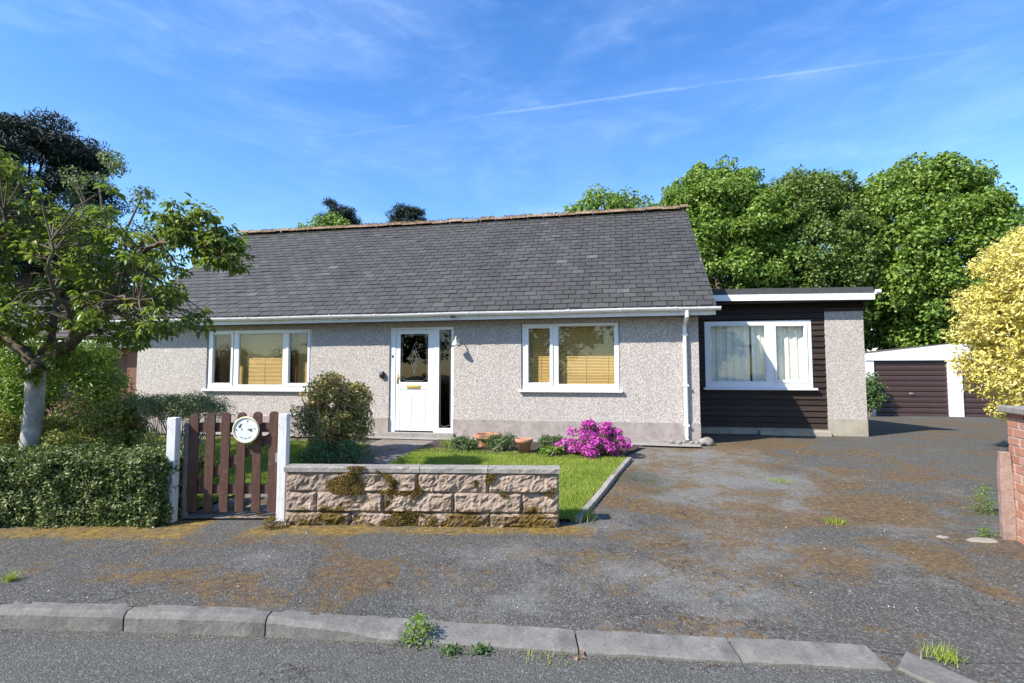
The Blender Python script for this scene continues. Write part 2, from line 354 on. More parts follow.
def leaves(name, C, Nrm, L, asp, mat, parent=None, rnd=.6, droop=0, fold=.25, **kw):
    n = len(C); Nn = unit(Nrm + RNG.normal(0, rnd, (n, 3)))
    D = np.cross(Nn, RNG.normal(0, 1, (n, 3))); D = unit(D) + np.array([0, 0, -droop])
    Ls = L * RNG.uniform(.65, 1.25, n); V, F = leafgeo(C, D, Nn, Ls, Ls * asp, fold)
    return fast_mesh(name, V, F, mat, parent, **kw)
def sph(n): return unit(RNG.normal(0, 1, (n, 3)))
def lobes_cloud(centres, radii, per, squash=.75, inner=.45, up=.5):
    Cs, Ns = [], []
    for c, r, k in zip(centres, radii, per):
        d = sph(k); rr = r * (RNG.uniform(inner ** 3, 1, k) ** (1 / 3))[:, None]
        p = c + d * rr * np.array([1, 1, squash]); Cs.append(p); Ns.append(unit(d * .75 + np.array([0, 0, up])))
    return np.concatenate(Cs), np.concatenate(Ns)

# ------------------------------------------------------------------ world + sun
w = bpy.data.worlds.new('World'); scene.world = w; w.use_nodes = True; nt = w.node_tree
bg = nt.nodes['Background']; sky = nt.nodes.new('ShaderNodeTexSky'); sky.sky_type = 'NISHITA'; sky.sun_disc = False
SUN_AZ = math.radians(240); SUN_EL = math.radians(41.5)
sky.sun_elevation = SUN_EL; sky.sun_rotation = SUN_AZ; sky.air_density = 1.15; sky.dust_density = .25; sky.ozone_density = 3.2
tc = nt.nodes.new('ShaderNodeTexCoord'); V = tc.outputs['Generated']
mp = N(nt, 'ShaderNodeMapping'); nt.links.new(V, mp.inputs['Vector']); mp.inputs['Scale'].default_value = (1.0, 1.0, 3.2); mp.inputs['Rotation'].default_value = (0, .12, .4)
cf = noise(nt, mp.outputs[0], 2.1, 9, .58, .5)
mp2 = N(nt, 'ShaderNodeMapping'); nt.links.new(V, mp2.inputs['Vector']); mp2.inputs['Scale'].default_value = (2.2, 1.0, 7); mp2.inputs['Rotation'].default_value = (0, -.35, .2)
cf2 = noise(nt, mp2.outputs[0], 4.2, 8, .6, .6)
cl = mth(nt, 'ADD', maprange(nt, cf, .45, .9, 0, .2), mth(nt, 'MULTIPLY', maprange(nt, cf2, .48, .9, 0, .18), maprange(nt, cf, .38, .62, 0, 1)))
# vapour trail: a great-circle streak
A1 = Vector((-.3215, .974, .4477)).normalized(); A2 = Vector((.8187, .964, .602)).normalized()
pn = A1.cross(A2).normalized(); mid = (A1 + A2).normalized()
wob = N(nt, 'ShaderNodeVectorMath', operation='DOT_PRODUCT'); nt.links.new(V, wob.inputs[0]); wob.inputs[1].default_value = pn
wb = mth(nt, 'ABSOLUTE', mth(nt, 'ADD', wob.outputs['Value'], mth(nt, 'MULTIPLY', mth(nt, 'SUBTRACT', noise(nt, V, 9, 3), .5), .008)))
al = N(nt, 'ShaderNodeVectorMath', operation='DOT_PRODUCT'); nt.links.new(V, al.inputs[0]); al.inputs[1].default_value = mid
trail = mth(nt, 'MULTIPLY', maprange(nt, wb, .0028, .0002, 0, 1), maprange(nt, al.outputs['Value'], .87, .93, 0, 1))
trail = mth(nt, 'MULTIPLY', trail, maprange(nt, noise(nt, V, 5, 5), .38, .62, .0, .11))
cl = mth(nt, 'ADD', cl, trail, clamp=True)
hs = N(nt, 'ShaderNodeHueSaturation'); hs.inputs['Saturation'].default_value = 1.28; hs.inputs['Hue'].default_value = .509; hs.inputs['Value'].default_value = 1.06; nt.links.new(sky.outputs[0], hs.inputs['Color'])
skyc = mix(nt, cl, hs.outputs[0], (5.0, 5.9, 7.2))
nt.links.new(skyc, bg.inputs['Color']); bg.inputs['Strength'].default_value = .145
sd = bpy.data.lights.new('sun', 'SUN'); sd.energy = 5.0; sd.angle = math.radians(.5); sd.color = (1, .93, .83)
so = bpy.data.objects.new('sun', sd); COL.objects.link(so)
tosun = Vector((math.sin(SUN_AZ) * math.cos(SUN_EL), math.cos(SUN_AZ) * math.cos(SUN_EL), math.sin(SUN_EL)))
so.rotation_euler = tosun.to_track_quat('Z', 'Y').to_euler(); so.location = (-20, -12, 25)
scene.view_settings.view_transform = 'Standard'; scene.view_settings.look = 'None'
scene.view_settings.exposure = .84; scene.view_settings.gamma = 1; scene.view_settings.use_curve_mapping = False

cd = bpy.data.cameras.new('camera'); cd.lens = 535 / 1024 * 36; cd.sensor_width = 36; cd.clip_end = 3000; cd.clip_start = .05
co = bpy.data.objects.new('camera', cd); COL.objects.link(co); co.location = (0, 0, 1.5)
co.rotation_euler = (math.radians(90) + math.atan(33.5 / 535), 0, 0); scene.camera = co

# ------------------------------------------------------------------ ground
def lerp(x, xs, ys): return float(np.interp(x, xs, ys))
def kerbY(x): return lerp(x, [-30, -3.03, -2.28, -1.42, -.58, .34, 1.19, 1.94, 2.3, 30], [3.35, 3.27, 3.23, 3.17, 3.09, 2.97, 2.88, 2.80, 2.7, 2.7])
def kerbH(x): return lerp(x, [-1.42, -.58, 1.9, 2.3], [.11, .03, .025, .008])
def kerbW(x): return lerp(x, [-1.42, -.58], [.095, .19])
def base(y): return lerp(y, [5.2, 9.5, 11.8, 17.5, 30], [.1, .28, .28, .1, .1])
def gz(x, y):
    d = y - kerbY(x); t = min(1, max(0, d / 1.6)); t = t * t * (3 - 2 * t)
    z = kerbH(x) * (1 - t) + base(y) * t
    if d > .35: z += .012 * mnoise.noise(Vector((x * .8, y * .8, 0))) * min(1, (d - .35))
    return z
def grid_sheet(name, xs, yf, y1, ny, zf, mat, dz=0, **kw):
    V = []; F = []
    for i, x in enumerate(xs):
        y0 = yf(x)
        for j in range(ny):
            y = y0 + (y1 - y0) * (j / (ny - 1)) ** 1.6; V.append((x, y, zf(x, y) + dz))
    for i in range(len(xs) - 1):
        for j in range(ny - 1):
            a = i * ny + j; F.append((a, a + ny, a + ny + 1, a + 1))
    me = bpy.data.meshes.new(name); me.from_pydata(V, [], F); me.materials.append(mat)
    me.polygons.foreach_set('use_smooth', [True] * len(F)); o = bpy.data.objects.new(name, me); COL.objects.link(o); return tag(o, **kw)
xs = list(np.arange(-14, 20.01, .16))
grid_sheet('driveway', xs, lambda x: kerbY(x) + kerbW(x) * .9, 24, 110, gz, M['asphalt'], kind='structure')
def gzb(x, y):
    t = min(1, max(0, (x - 1.92) / .45)); k = min(1, max(0, (y - kerbY(x)) / .1))
    return (gz(x, y) - .004) * k + (1 - k) * (.012 * t - .006)
grid_sheet('driveway_mouth', list(np.arange(1.9, 12.01, .1)), lambda x: -3, 3.2, 40, gzb, M['asphalt'], kind='structure')
grid_sheet('road', list(np.arange(-60, 60.1, 1.5)), lambda x: -9, 3.6, 14, lambda x, y: 0, M['road'], kind='structure')
m = MB(); m.quad((-700, -700, -.06), (700, -700, -.06), (700, 900, -.06), (-700, 900, -.06)); m.build('ground', M['far_ground'], kind='structure')
def poly_sheet(name, quadpts, nx, ny, zf, mat, **kw):
    a, b, c, d = [np.array(p, float) for p in quadpts]; V = []; F = []
    for i in range(nx + 1):
        for j in range(ny + 1):
            s, t = i / nx, j / ny; p = (a * (1 - s) + b * s) * (1 - t) + (d * (1 - s) + c * s) * t
            V.append((p[0], p[1], zf(p[0], p[1])))
    for i in range(nx):
        for j in range(ny):
            k = i * (ny + 1) + j; F.append((k, k + ny + 1, k + ny + 2, k + 1))
    me = bpy.data.meshes.new(name); me.from_pydata(V, [], F); me.materials.append(mat)
    me.polygons.foreach_set('use_smooth', [True] * len(F)); o = bpy.data.objects.new(name, me); COL.objects.link(o); return tag(o, **kw)
TH = math.radians(11.2); P0 = Vector((-1.788, 10.49, .25))
ex = Vector((math.cos(TH), -math.sin(TH), 0)); en = Vector((math.sin(TH), math.cos(TH), 0))
def W(u, v, z): p = P0 + ex * u + en * v; return (p.x, p.y, z)
rl = [(-2.15, 5.17), (.58, 5.17), (1.72, 8.15), W(.75, -1.0, 0)[:2]]
lawn_r = poly_sheet('lawn', [(-2.1, 5.19), (.56, 5.19), (1.72, 8.17), (-1.53, 8.95)], 30, 30, lambda x, y: gz(x, y) + .035, M['lawn_base'], kind='structure')
lawn_l = poly_sheet('lawn', [(-12, 5.6), (-3.25, 5.3), (-2.42, 9.3), (-12, 12.0)], 40, 30, lambda x, y: gz(x, y) + .035, M['lawn_base'], kind='structure')
poly_sheet('garden_path', [(-3.2, 5.25), (-2.12, 5.25), (-1.34, 9.9), (-2.42, 10.1)], 8, 40, lambda x, y: gz(x, y) + .02, M['paving'], kind='structure')
poly_sheet('flower_bed', [W(.55, -1.75, 0)[:2], W(3.75, -1.75, 0)[:2], W(4.2, -.55, 0)[:2], W(.55, -.55, 0)[:2]], 20, 8, lambda x, y: gz(x, y) + .045 + .015 * mnoise.noise(Vector((x * 5, y * 5, 0))), M['soil'], kind='structure')
poly_sheet('concrete_apron', [W(-6.7, -.52, 0)[:2], W(5.15, -.42, 0)[:2], W(5.15, .02, 0)[:2], W(-6.7, .02, 0)[:2]], 30, 3, lambda x, y: gz(x, y) + .03, M['strip'], kind='structure')

def blades(name, quads, dens, h, mat, **kw):
    P = []
    for a, b, c, d in quads:
        a, b, c, d = [np.array(q, float) for q in (a, b, c, d)]
        area = abs(np.cross(b - a, d - a)) * .5 + abs(np.cross(b - c, d - c)) * .5; n = int(area * dens)
        s = RNG.random(n)[:, None]; t = RNG.random(n)[:, None]; P.append((a * (1 - s) + b * s) * (1 - t) + (d * (1 - s) + c * s) * t)
    P = np.concatenate(P); keep = np.array([mnoise.noise(Vector((x * 1.1, y * 1.1, 9))) > -.62 for x, y in P]); P = P[keep]
    z = np.array([gz(x, y) for x, y in P]) + .03; n = len(P)
    C = np.column_stack([P, z]); hh = h * RNG.uniform(.4, 1.5, n)
    hh *= np.array([1 + 1.0 * max(0, mnoise.noise(Vector((x * 2.2, y * 2.2, 2)))) for x, y in P])
    lean = RNG.normal(0, .45, (n, 2)) * hh[:, None]; wd = RNG.uniform(.003, .006, n); a = RNG.random(n) * 6.28
    dx = np.column_stack([np.cos(a) * wd, np.sin(a) * wd, np.zeros(n)])
    tip = C + np.column_stack([lean, hh]); V = np.stack([C - dx, C + dx, tip], 1).reshape(-1, 3); F = np.arange(3 * n).reshape(-1, 3)
    return fast_mesh(name, V, F, mat, **kw)
blades('grass', [((-2.1, 5.19), (.58, 5.19), (1.74, 8.17), (-1.53, 8.95)), ((-4.6, 5.4), (-3.25, 5.35), (-2.42, 9.3), (-5.5, 10.2))], 9000, .03, M['grass'], kind='stuff',
       label='short green lawn grass in front of the bungalow', cat='grass')

# edging kerb of lawn beside drive
def strip_line(name, pts, wd, h, mat, **kw):
    m = MB()
    for (x0, y0), (x1, y1) in zip(pts[:-1], pts[1:]):
        a = Vector((x0, y0, 0)); b = Vector((x1, y1, 0)); d = (b - a).normalized(); s = Vector((d.y, -d.x, 0)) * wd; g = d * .006
        a2, b2 = a + g, b - g; za, zb = gz(x0, y0), gz(x1, y1); j = random.uniform(-.006, .006)
        vs = []
        for p, z in ((a2, za), (b2, zb)):
            vs += [(p.x, p.y, z - .05), (p.x + s.x, p.y + s.y, z - .05), (p.x + s.x, p.y + s.y, z + h + j), (p.x, p.y, z + h + j)]
        m.add(vs, [(0, 1, 2, 3), (7, 6, 5, 4), (0, 4, 5, 1), (1, 5, 6, 2), (2, 6, 7, 3), (3, 7, 4, 0)])
    return m.build(name, mat, bevel=.008, **kw)
epts = [(.585, 5.2), (.82, 5.78), (1.05, 6.38), (1.27, 6.97), (1.5, 7.56), (1.74, 8.16)]
strip_line('lawn_edging', epts, .07, .05, M['edging'], label='thin concrete edging strip between lawn and driveway', cat='edging')

# kerb stones
KX = [-5.9, -4.9, -3.97, -3.12, -2.28, -1.42, -.56, .36, 1.2, 1.93]
klab = [None, 'grey kerb stone cut off by the left edge of the picture', None,
        'tall grey kerb stone with a pale scrape at far left', 'tall grey kerb stone second from left, in front of the gate', 'tall dark-faced kerb stone just left of the sloping one',
        'sloping kerb stone dropping from tall to flush', 'flat dropped kerb stone right of the green weed clump', 'flat dropped kerb stone in the middle, with dried leaf at its left end', 'last flat dropped kerb stone before the rough tarmac on the right']
klab2 = {3: klab[4], 4: klab[5], 5: klab[6], 6: klab[7], 7: klab[8], 8: klab[9], 2: klab[3]}
klab2 = {2: 'tall pale-topped kerb stone at the left edge of the picture', 3: 'tall kerb stone in front of the hedge, between two dark joints',
         4: 'tall dark-faced kerb stone in front of the gate', 5: 'sloping kerb stone dropping from full height to flush',
         6: 'flat dropped kerb stone just right of the green weed clump', 7: 'flat dropped kerb stone with a dried leaf at its left end',
         8: 'last flat dropped kerb stone, ending at the rough tarmac'}
for i in range(2, 9):
    x0, x1 = KX[i] + .005, KX[i + 1] - .005; m = MB(); ns = 10; rings = []
    for k in range(ns + 1):
        x = x0 + (x1 - x0) * k / ns; y = kerbY(x); h = kerbH(x); wd = kerbW(x) + .012
        j = lambda q: .008 * mnoise.noise(Vector((x * 9, q * 3.1, i * 5)))
        if h > .06: prof = [(0, -.05), (.0, h * .72), (.012, h * .9), (.03, h), (wd, h + .002), (wd, -.05)]
        else: prof = [(0, -.05), (.0, h * .5), (.015, h * .8), (.04, h), (wd, h + .014), (wd, -.05)]
        end = (k in (0, ns))
        rings.append([(x, y + a + j(a) + (.004 if end else 0), z + j(z + 7) - (.006 if end and z > 0 else 0)) for a, z in prof])
    n = len(rings[0]); vs = [p for r in rings for p in r]; fs = []
    for k in range(ns):
        for q in range(n):
            q2 = (q + 1) % n; fs.append((k * n + q, (k + 1) * n + q, (k + 1) * n + q2, k * n + q2))
    fs += [tuple(range(n)), tuple(ns * n + q for q in range(n))[::-1]]
    m.add(vs, fs); m.build('kerb_stone', M['kerb'], label=klab2[i], cat='kerb stone', group='kerb stones along the road')
m = MB()
m.add([(1.96, 2.82, -.03), (2.12, 2.98, -.03), (2.42, 2.3, -.03), (2.24, 2.25, -.03), (1.96, 2.82, .02), (2.12, 2.98, .022), (2.42, 2.3, .016), (2.24, 2.25, .014)],
      [(0, 3, 2, 1), (4, 5, 6, 7), (0, 1, 5, 4), (1, 2, 6, 5), (2, 3, 7, 6), (3, 0, 4, 7)][::1])
m.build('kerb_stone', M['kerb'], bevel=.008, label='worn kerb stone turned towards the viewer at bottom right', cat='kerb stone', group='kerb stones along the road')

# ------------------------------------------------------------------ the bungalow
OFF = (0, 0, -.25)
H = empty('bungalow', P0, -TH, label='grey pebbledash bungalow with slate roof, white door and dark-clad annexe', cat='bungalow')
holes = [(-4.83, -2.37, 1.20, 2.45), (-.66, .67, .37, 2.44), (2.0, 3.82, 1.22, 2.47)]
def holed(m, u0, u1, z0, z1, y, hs, depth=.12):
    us = sorted({u0, u1, *[h[0] for h in hs], *[h[1] for h in hs]}); zs = sorted({z0, z1, *[min(z1, max(z0, q)) for h in hs for q in h[2:]]})
    for a, b in zip(us[:-1], us[1:]):
        for c, d in zip(zs[:-1], zs[1:]):
            uc, zc = (a + b) / 2, (c + d) / 2
            if any(h[0] < uc < h[1] and h[2] < zc < h[3] for h in hs): continue
            m.quad((a, y, c), (b, y, c), (b, y, d), (a, y, d))
    for a, b, c, d in hs:
        c, d = max(c, z0), min(d, z1); e = y + depth
        m.quad((a, y, c), (a, y, d), (a, e, d), (a, e, c)); m.quad((b, y, c), (b, e, c), (b, e, d), (b, y, d))
        if d < z1: m.quad((a, y, d), (b, y, d), (b, e, d), (a, e, d))
        if c > z0: m.quad((a, y, c), (a, e, c), (b, e, c), (b, y, c))
DEP = 6.88; UL, UR = -6.58, 5.2
m = MB(); holed(m, UL, UR, .655, 2.66, 0, holes)
m.quad((UR, 0, .2), (UR, DEP, .2), (UR, DEP, 2.66), (UR, 0, 2.66)); m.quad((UL, 0, .2), (UL, 0, 2.66), (UL, DEP, 2.66), (UL, DEP, .2)); m.quad((UL, DEP, .2), (UL, DEP, 2.66), (UR, DEP, 2.66), (UR, DEP, .2))
for u in (UL, UR): m.add([(u, 0, 2.66), (u, DEP, 2.66), (u, DEP / 2, 5.3)], [(0, 1, 2)])
m.build('wall', M['dash'], H, off=OFF)
m = MB(); holed(m, UL - .004, UR + .004, .1, .652, -.018, [(-.66, .67, .37, .8)])
for qa, qb in ((UL - .004, -.66), (.67, UR + .004)): m.quad((qa, -.018, .652), (qb, -.018, .652), (qb, 0, .657), (qa, 0, .657))
m.quad((UR + .004, -.018, .1), (UR + .004, 3, .1), (UR + .004, 3, .652), (UR + .004, -.018, .652))
m.quad((UL - .004, -.018, .1), (UL - .004, -.018, .652), (UL - .004, 6, .652), (UL - .004, 6, .1))
m.build('plinth', M['plinth'], H, off=OFF)
m = MB(); m.box(UL - .01, UR + .02, -.05, -.0185, .2, .345); m.build('footing', M['strip'], H, off=OFF, bevel=.005)
# dark rooms behind the openings
for nm, (a, b, c, d), dd in (('room', holes[0], 2.2), ('room', holes[1], 2.5), ('room', holes[2], 2.2)):
    m = MB(); y0, y1 = .125, dd
    a2, b2, c2, d2 = a - .3, b + .3, c - .3, d + .15
    m.quad((a2, y1, c2), (b2, y1, c2), (b2, y1, d2), (a2, y1, d2)); m.quad((a2, y0, c2), (a2, y1, c2), (a2, y1, d2), (a2, y0, d2)); m.quad((b2, y0, c2), (b2, y0, d2), (b2, y1, d2), (b2, y1, c2))
    m.quad((a2, y0, d2), (a2, y1, d2), (b2, y1, d2), (b2, y0, d2)); m.quad((a2, y0, c2), (b2, y0, c2), (b2, y1, c2), (a2, y1, c2))
    m.build(nm, M['room'], H, off=OFF)

def window(par, u0, u1, z0, z1, y, panes, name='window', sill=.06, blind='blind'):
    """panes: list of (ua, ub, za, zb, opening)"""
    m = MB(); F = .05; yo = y + .03
    us = sorted({u0, u1, *[p[0] for p in panes], *[p[1] for p in panes]}); 
    zt = max(p[3] for p in panes); zb = min(p[2] for p in panes)
    m.box(u0, u1, yo, yo + .07, zt, z1); m.box(u0, u1, yo, yo + .07, z0, zb)
    edges = [u0] + [q for p in panes for q in (p[0], p[1])] + [u1]
    for a, b in zip(edges[0::2], edges[1::2]): m.box(a, b, yo + .001, yo + .069, zb, zt)
    fr = m.build(name, M['upvc'], par, off=OFF, bevel=.006)
    g = MB()
    for a, b, c, d, op in panes: g.quad((a, yo + .03, c), (b, yo + .03, c), (b, yo + .03, d), (a, yo + .03, d))
    g.build('pane', M['glass'], fr)
    fr.children[0].data.transform(Matrix.Translation(OFF))
    s = MB()
    for a, b, c, d, op in panes:
        if op:   # casement sash standing proud
            e = .045
            s.box(a - e, b + e, yo - .018, yo - .0005, d, d + e); s.box(a - e, b + e, yo - .018, yo - .0005, c - e, c)
            s.box(a - e, a, yo - .018, yo - .0005, c, d); s.box(b, b + e, yo - .018, yo - .0005, c, d)
        e = .012
        s.box(a, b, yo + .004, yo + .024, d - e, d - .0005); s.box(a, b, yo + .004, yo + .024, c + .0005, c + e); s.box(a + .0005, a + e, yo + .004, yo + .024, c + e, d - e); s.box(b - e, b - .0005, yo + .004, yo + .024, c + e, d - e)
    s.build('sash', M['upvc'], fr, off=OFF, bevel=.003)
    t = MB(); t.box(u0 - .05, u1 + .06, y - .07, yo + .05, z0 - .045, z0 - .001); t.build('sill', M['upvc'], fr, off=OFF, bevel=.008)
    return fr
def slats(par, a, b, c, d, y, mat=M['blind'], pitch=.028, name='blind'):
    m = MB(); z = c
    while z < d:
        q = random.uniform(-.0015, .0015)
        m.add([(a, y - .009, z + q), (b, y - .009, z + q), (b, y + .009, z + pitch * .93 + q), (a, y + .009, z + pitch * .93 + q)], [(0, 1, 2, 3)]); z += pitch
    for f in (.12, .5, .88): u = a + (b - a) * f; m.box(u - .004, u + .004, y - .013, y - .011, c, d)
    return m.build(name, mat, par, off=OFF)
def curtain(par, a, b, c, d, y, mat, name='curtain', amp=.025, freq=26):
    m = MB(); n = 120; vs = []
    for k in range(n + 1):
        u = a + (b - a) * k / n; dy = amp * math.sin(u * freq + 1.3 * math.sin(u * 5)) + .3 * amp * math.sin(u * freq * 2.7)
        vs += [(u, y + dy, c), (u, y + dy * .5, d)]
    m.add(vs, [(2 * k, 2 * k + 2, 2 * k + 3, 2 * k + 1) for k in range(n)]); return m.build(name, mat, par, smooth=True, off=OFF)
wl = window(H, -4.82, -2.38, 1.205, 2.445, .0, [(-4.70, -4.25, 1.32, 2.37, 1), (-4.09, -3.03, 1.285, 2.38, 0), (-2.90, -2.46, 1.32, 2.37, 1)])
slats(wl, -4.08, -3.02, 1.25, 2.4, .17); slats(wl, -4.55, -4.16, 1.25, 2.4, .30); slats(wl, -2.82, -2.5, 1.25, 2.4, .24)
curtain(wl, -4.76, -4.5, 1.22, 2.42, .25, M['brown_curtain']); curtain(wl, -3.0, -2.86, 1.22, 2.42, .3, M['brown_curtain'])
wr = window(H, 2.01, 3.81, 1.225, 2.465, .0, [(2.13, 2.55, 1.345, 2.39, 1), (2.69, 3.74, 1.32, 2.42, 0)])
slats(wr, 2.1, 2.6, 1.25, 2.44, .17); slats(wr, 2.66, 3.74, 1.25, 2.44, .17)

# door set
D = empty('door', (0, 0, 0)); D.parent = H
m = MB(); yo = .03
m.box(-.655, -.54, yo, yo + .07, .38, 2.44); m.box(-.5395, .335, yo + .001, yo + .069, 2.40, 2.44); m.box(.255, .365, yo + .002, yo + .068, .385, 2.3995)
m.box(.61, .665, yo, yo + .07, .38, 2.44); m.box(.336, .6095, yo + .001, yo + .069, 2.385, 2.44); m.box(.3655, .6095, yo + .001, yo + .069, .385, .475)
m.build('frame', M['upvc'], D, off=OFF, bevel=.005)
m = MB(); y = yo + .012
m.box(-.535, -.445, y, y + .05, .41, 2.395); m.box(.135, .252, y, y + .05, .41, 2.395)
m.box(-.4445, .1345, y, y + .05, 2.31, 2.395); m.box(-.4445, .1345, y, y + .05, 1.22, 1.36)
m.box(-.4445, .1345, y + .008, y + .042, .41, 1.2195)
for a, b in ((-.40, -.2), (-.11, .09)):   # two raised panels
    m.box(a, b, y + .0, y + .0075, .56, 1.13)
m.build('leaf', M['upvc'], D, off=OFF, bevel=.006)
m = MB(); m.quad((-.4445, y + .02, 1.36), (.1345, y + .02, 1.36), (.1345, y + .02, 2.31), (-.4445, y + .02, 2.31)); gp_ = m.build('pane', M['dglass'], D, off=OFF)
m = MB(); m.quad((.3655, yo + .03, .475), (.61, yo + .03, .475), (.61, yo + .03, 2.385), (.3655, yo + .03, 2.385)); m.build('side_pane', M['dglass'], D, off=OFF)
m = MB()
def lead(pts, r=.003):
    for a, b in zip(pts[:-1], pts[1:]): m.tube([(a[0], y + .014, a[1]), (b[0], y + .014, b[1])], r, 4)
cx, cz = -.155, 1.83
def loop(ps): lead(ps + [ps[0]])
loop([(-.41, 1.42), (-.37, 1.42), (-.34, 1.39), (.03, 1.39), (.06, 1.42), (.10, 1.42), (.10, 2.25), (.06, 2.25), (.03, 2.28), (-.34, 2.28), (-.37, 2.25), (-.41, 2.25)])
loop([(cx, cz + .3), (cx + .05, cz + .12), (cx + .12, cz), (cx + .05, cz - .12), (cx, cz - .3), (cx - .05, cz - .12), (cx - .12, cz), (cx - .05, cz + .12)])
loop([(cx, cz + .17), (cx + .05, cz), (cx, cz - .17), (cx - .05, cz)])
lead([(cx - .12, cz), (cx - .05, cz)]); lead([(cx + .05, cz), (cx + .12, cz)])
m.build('leading', M['lead'], D, off=OFF)
m = MB()
def lead2(a, b): m.tube([(a[0], yo + .024, a[1]), (b[0], yo + .024, b[1])], .003, 4)
lead2((.39, .53), (.47, .5)); lead2((.47, .5), (.585, .53)); lead2((.39, .53), (.39, 2.33)); lead2((.585, .53), (.585, 2.33)); lead2((.39, 2.33), (.585, 2.33))
m.build('side_leading', M['lead'], D, off=OFF)
m = MB(); m.box(-.30, -.02, y - .012, y + .004, 1.235, 1.305); m.box(-.27, -.05, y - .018, y - .012, 1.25, 1.29); m.build('letterbox', M['brass'], D, off=OFF, bevel=.004)
m = MB(); m.box(-.51, -.48, y - .012, y, 1.33, 1.52); m.tube([(-.495, y - .012, 1.47), (-.495, y - .05, 1.47), (-.40, y - .055, 1.465)], .010, 8); m.build('handle', M['brass'], D, off=OFF, smooth=True)
m = MB(); m.box(-.70, .71, -.12, .09, .30, .383); m.build('threshold', M['strip'], D, off=OFF, bevel=.006)
m = MB(); m.box(-.615, -.585, yo - .012, yo - .001, 1.845, 1.895); m.build('door_bell', M['black'], D, off=OFF, bevel=.004)
m = MB(); m.lathe([(0, 0), (.045, .0), (.06, .02), (.055, .05), (.02, .065), (0, .066)], 16); me_rot = Matrix.Rotation(math.radians(90), 4, 'X')
m.v = [tuple((me_rot @ Vector(p)).to_3d() * 1) for p in m.v]; m.v = [(p[0] - .79, p[1] - .001, p[2] * 1.25 + 1.5) for p in m.v]
m.build('key_box', M['black'], H, smooth=True, off=OFF)
# wall lamp
LP = empty('wall_lamp', (0, 0, 0)); LP.parent = H
m = MB(); m.box(.73, .79, -.02, -.001, 2.08, 2.2); m.tube([(.76, -.02, 2.15), (.76, -.06, 2.2), (.76, -.11, 2.235), (.76, -.16, 2.22), (.76, -.18, 2.17)], .011, 8); m.build('bracket', M['cream'], LP, off=OFF, smooth=False)
m = MB(); m.lathe([(.0, 0), (.02, -.01), (.035, -.04), (.065, -.10), (.07, -.11), (.05, -.105), (0, -.03)], 16, (.76, -.18, 2.18)); m.build('shade', M['plaque'], LP, off=OFF, smooth=True)
m = MB(); m.lathe([(.012, 0), (.03, -.02), (.034, -.045), (.02, -.07), (0, -.075)], 12, (.76, -.18, 2.11)); m.build('bulb', M['glass'], LP, off=OFF, smooth=True)

# roof of slates
EY, EZ, RY, RZ = -.33, 2.70, 3.44, 5.53
slope = Vector((0, RY - EY, RZ - EZ)); SL = slope.length; sdir = slope.normalized(); snor = Vector((0, -sdir.z, sdir.y))
RU0, RU1 = -6.85, 5.46
def slate_side(m, ey, ry):
    sd = Vector((0, ry - ey, RZ - EZ)).normalized(); sn = Vector((0, -sd.z, sd.y)) * (1 if ry > ey else -1)
    if sn.z < 0: sn = -sn
    rows = 27; ex_ = SL / rows; wd = .25
    for r in range(rows):
        u = RU0 - (wd / 2 if r % 2 else 0) + 0
        while u < RU1 - .01:
            a = max(u, RU0) + .006; b = min(u + wd, RU1) - .006; u += wd
            if b - a < .03: continue
            j = random.gauss(0, .0035); s0 = r * ex_ - .012 + random.gauss(0, .004); s1 = (r + 1) * ex_ + .03
            if random.random() < .012: s0 -= random.uniform(.01, .03)
            t0 = .016 + abs(random.gauss(0, .004)); t1 = .004
            if s1 > SL: s1 = SL
            o0 = Vector((0, ey, EZ)) + sd * s0; o1 = Vector((0, ey, EZ)) + sd * s1
            tw = random.gauss(0, .0015)
            vs = [(a, *(o0 + sn * (t0 - .009))[1:]), (b, *(o0 + sn * (t0 - .009))[1:]), (b, *(o1 + sn * (t1 - .007))[1:]), (a, *(o1 + sn * (t1 - .007))[1:]),
                  (a, *(o0 + sn * (t0 + tw))[1:]), (b, *(o0 + sn * (t0 - tw))[1:]), (b, *(o1 + sn * t1)[1:]), (a, *(o1 + sn * t1)[1:])]
            m.add(vs, [(0, 3, 2, 1), (4, 5, 6, 7), (0, 1, 5, 4), (1, 2, 6, 5), (2, 3, 7, 6), (3, 0, 4, 7)])
m = MB(); slate_side(m, EY, RY); slate_side(m, 2 * RY - EY, RY)
roof = m.build('roof', M['slate'], H, off=OFF)
m = MB()   # deck under the slates, closes the roof
for ey in (EY, 2 * RY - EY):
    s = 1 if ey < RY else -1
    m.add([(RU0 + .02, ey + .02 * s, EZ - .015), (RU1 - .02, ey + .02 * s, EZ - .015), (RU1 - .02, RY, RZ - .02), (RU0 + .02, RY, RZ - .02),
           (RU0 + .02, ey + .06 * s, EZ - .075), (RU1 - .02, ey + .06 * s, EZ - .075), (RU1 - .02, RY, RZ - .1), (RU0 + .02, RY, RZ - .1)],
          [(0, 1, 2, 3), (7, 6, 5, 4), (0, 4, 5, 1), (1, 5, 6, 2), (3, 2, 6, 7), (0, 3, 7, 4)])
m.build('roof_deck', M['soffit'], roof, off=OFF)
m = MB(); u = RU0 - .02; k = 0
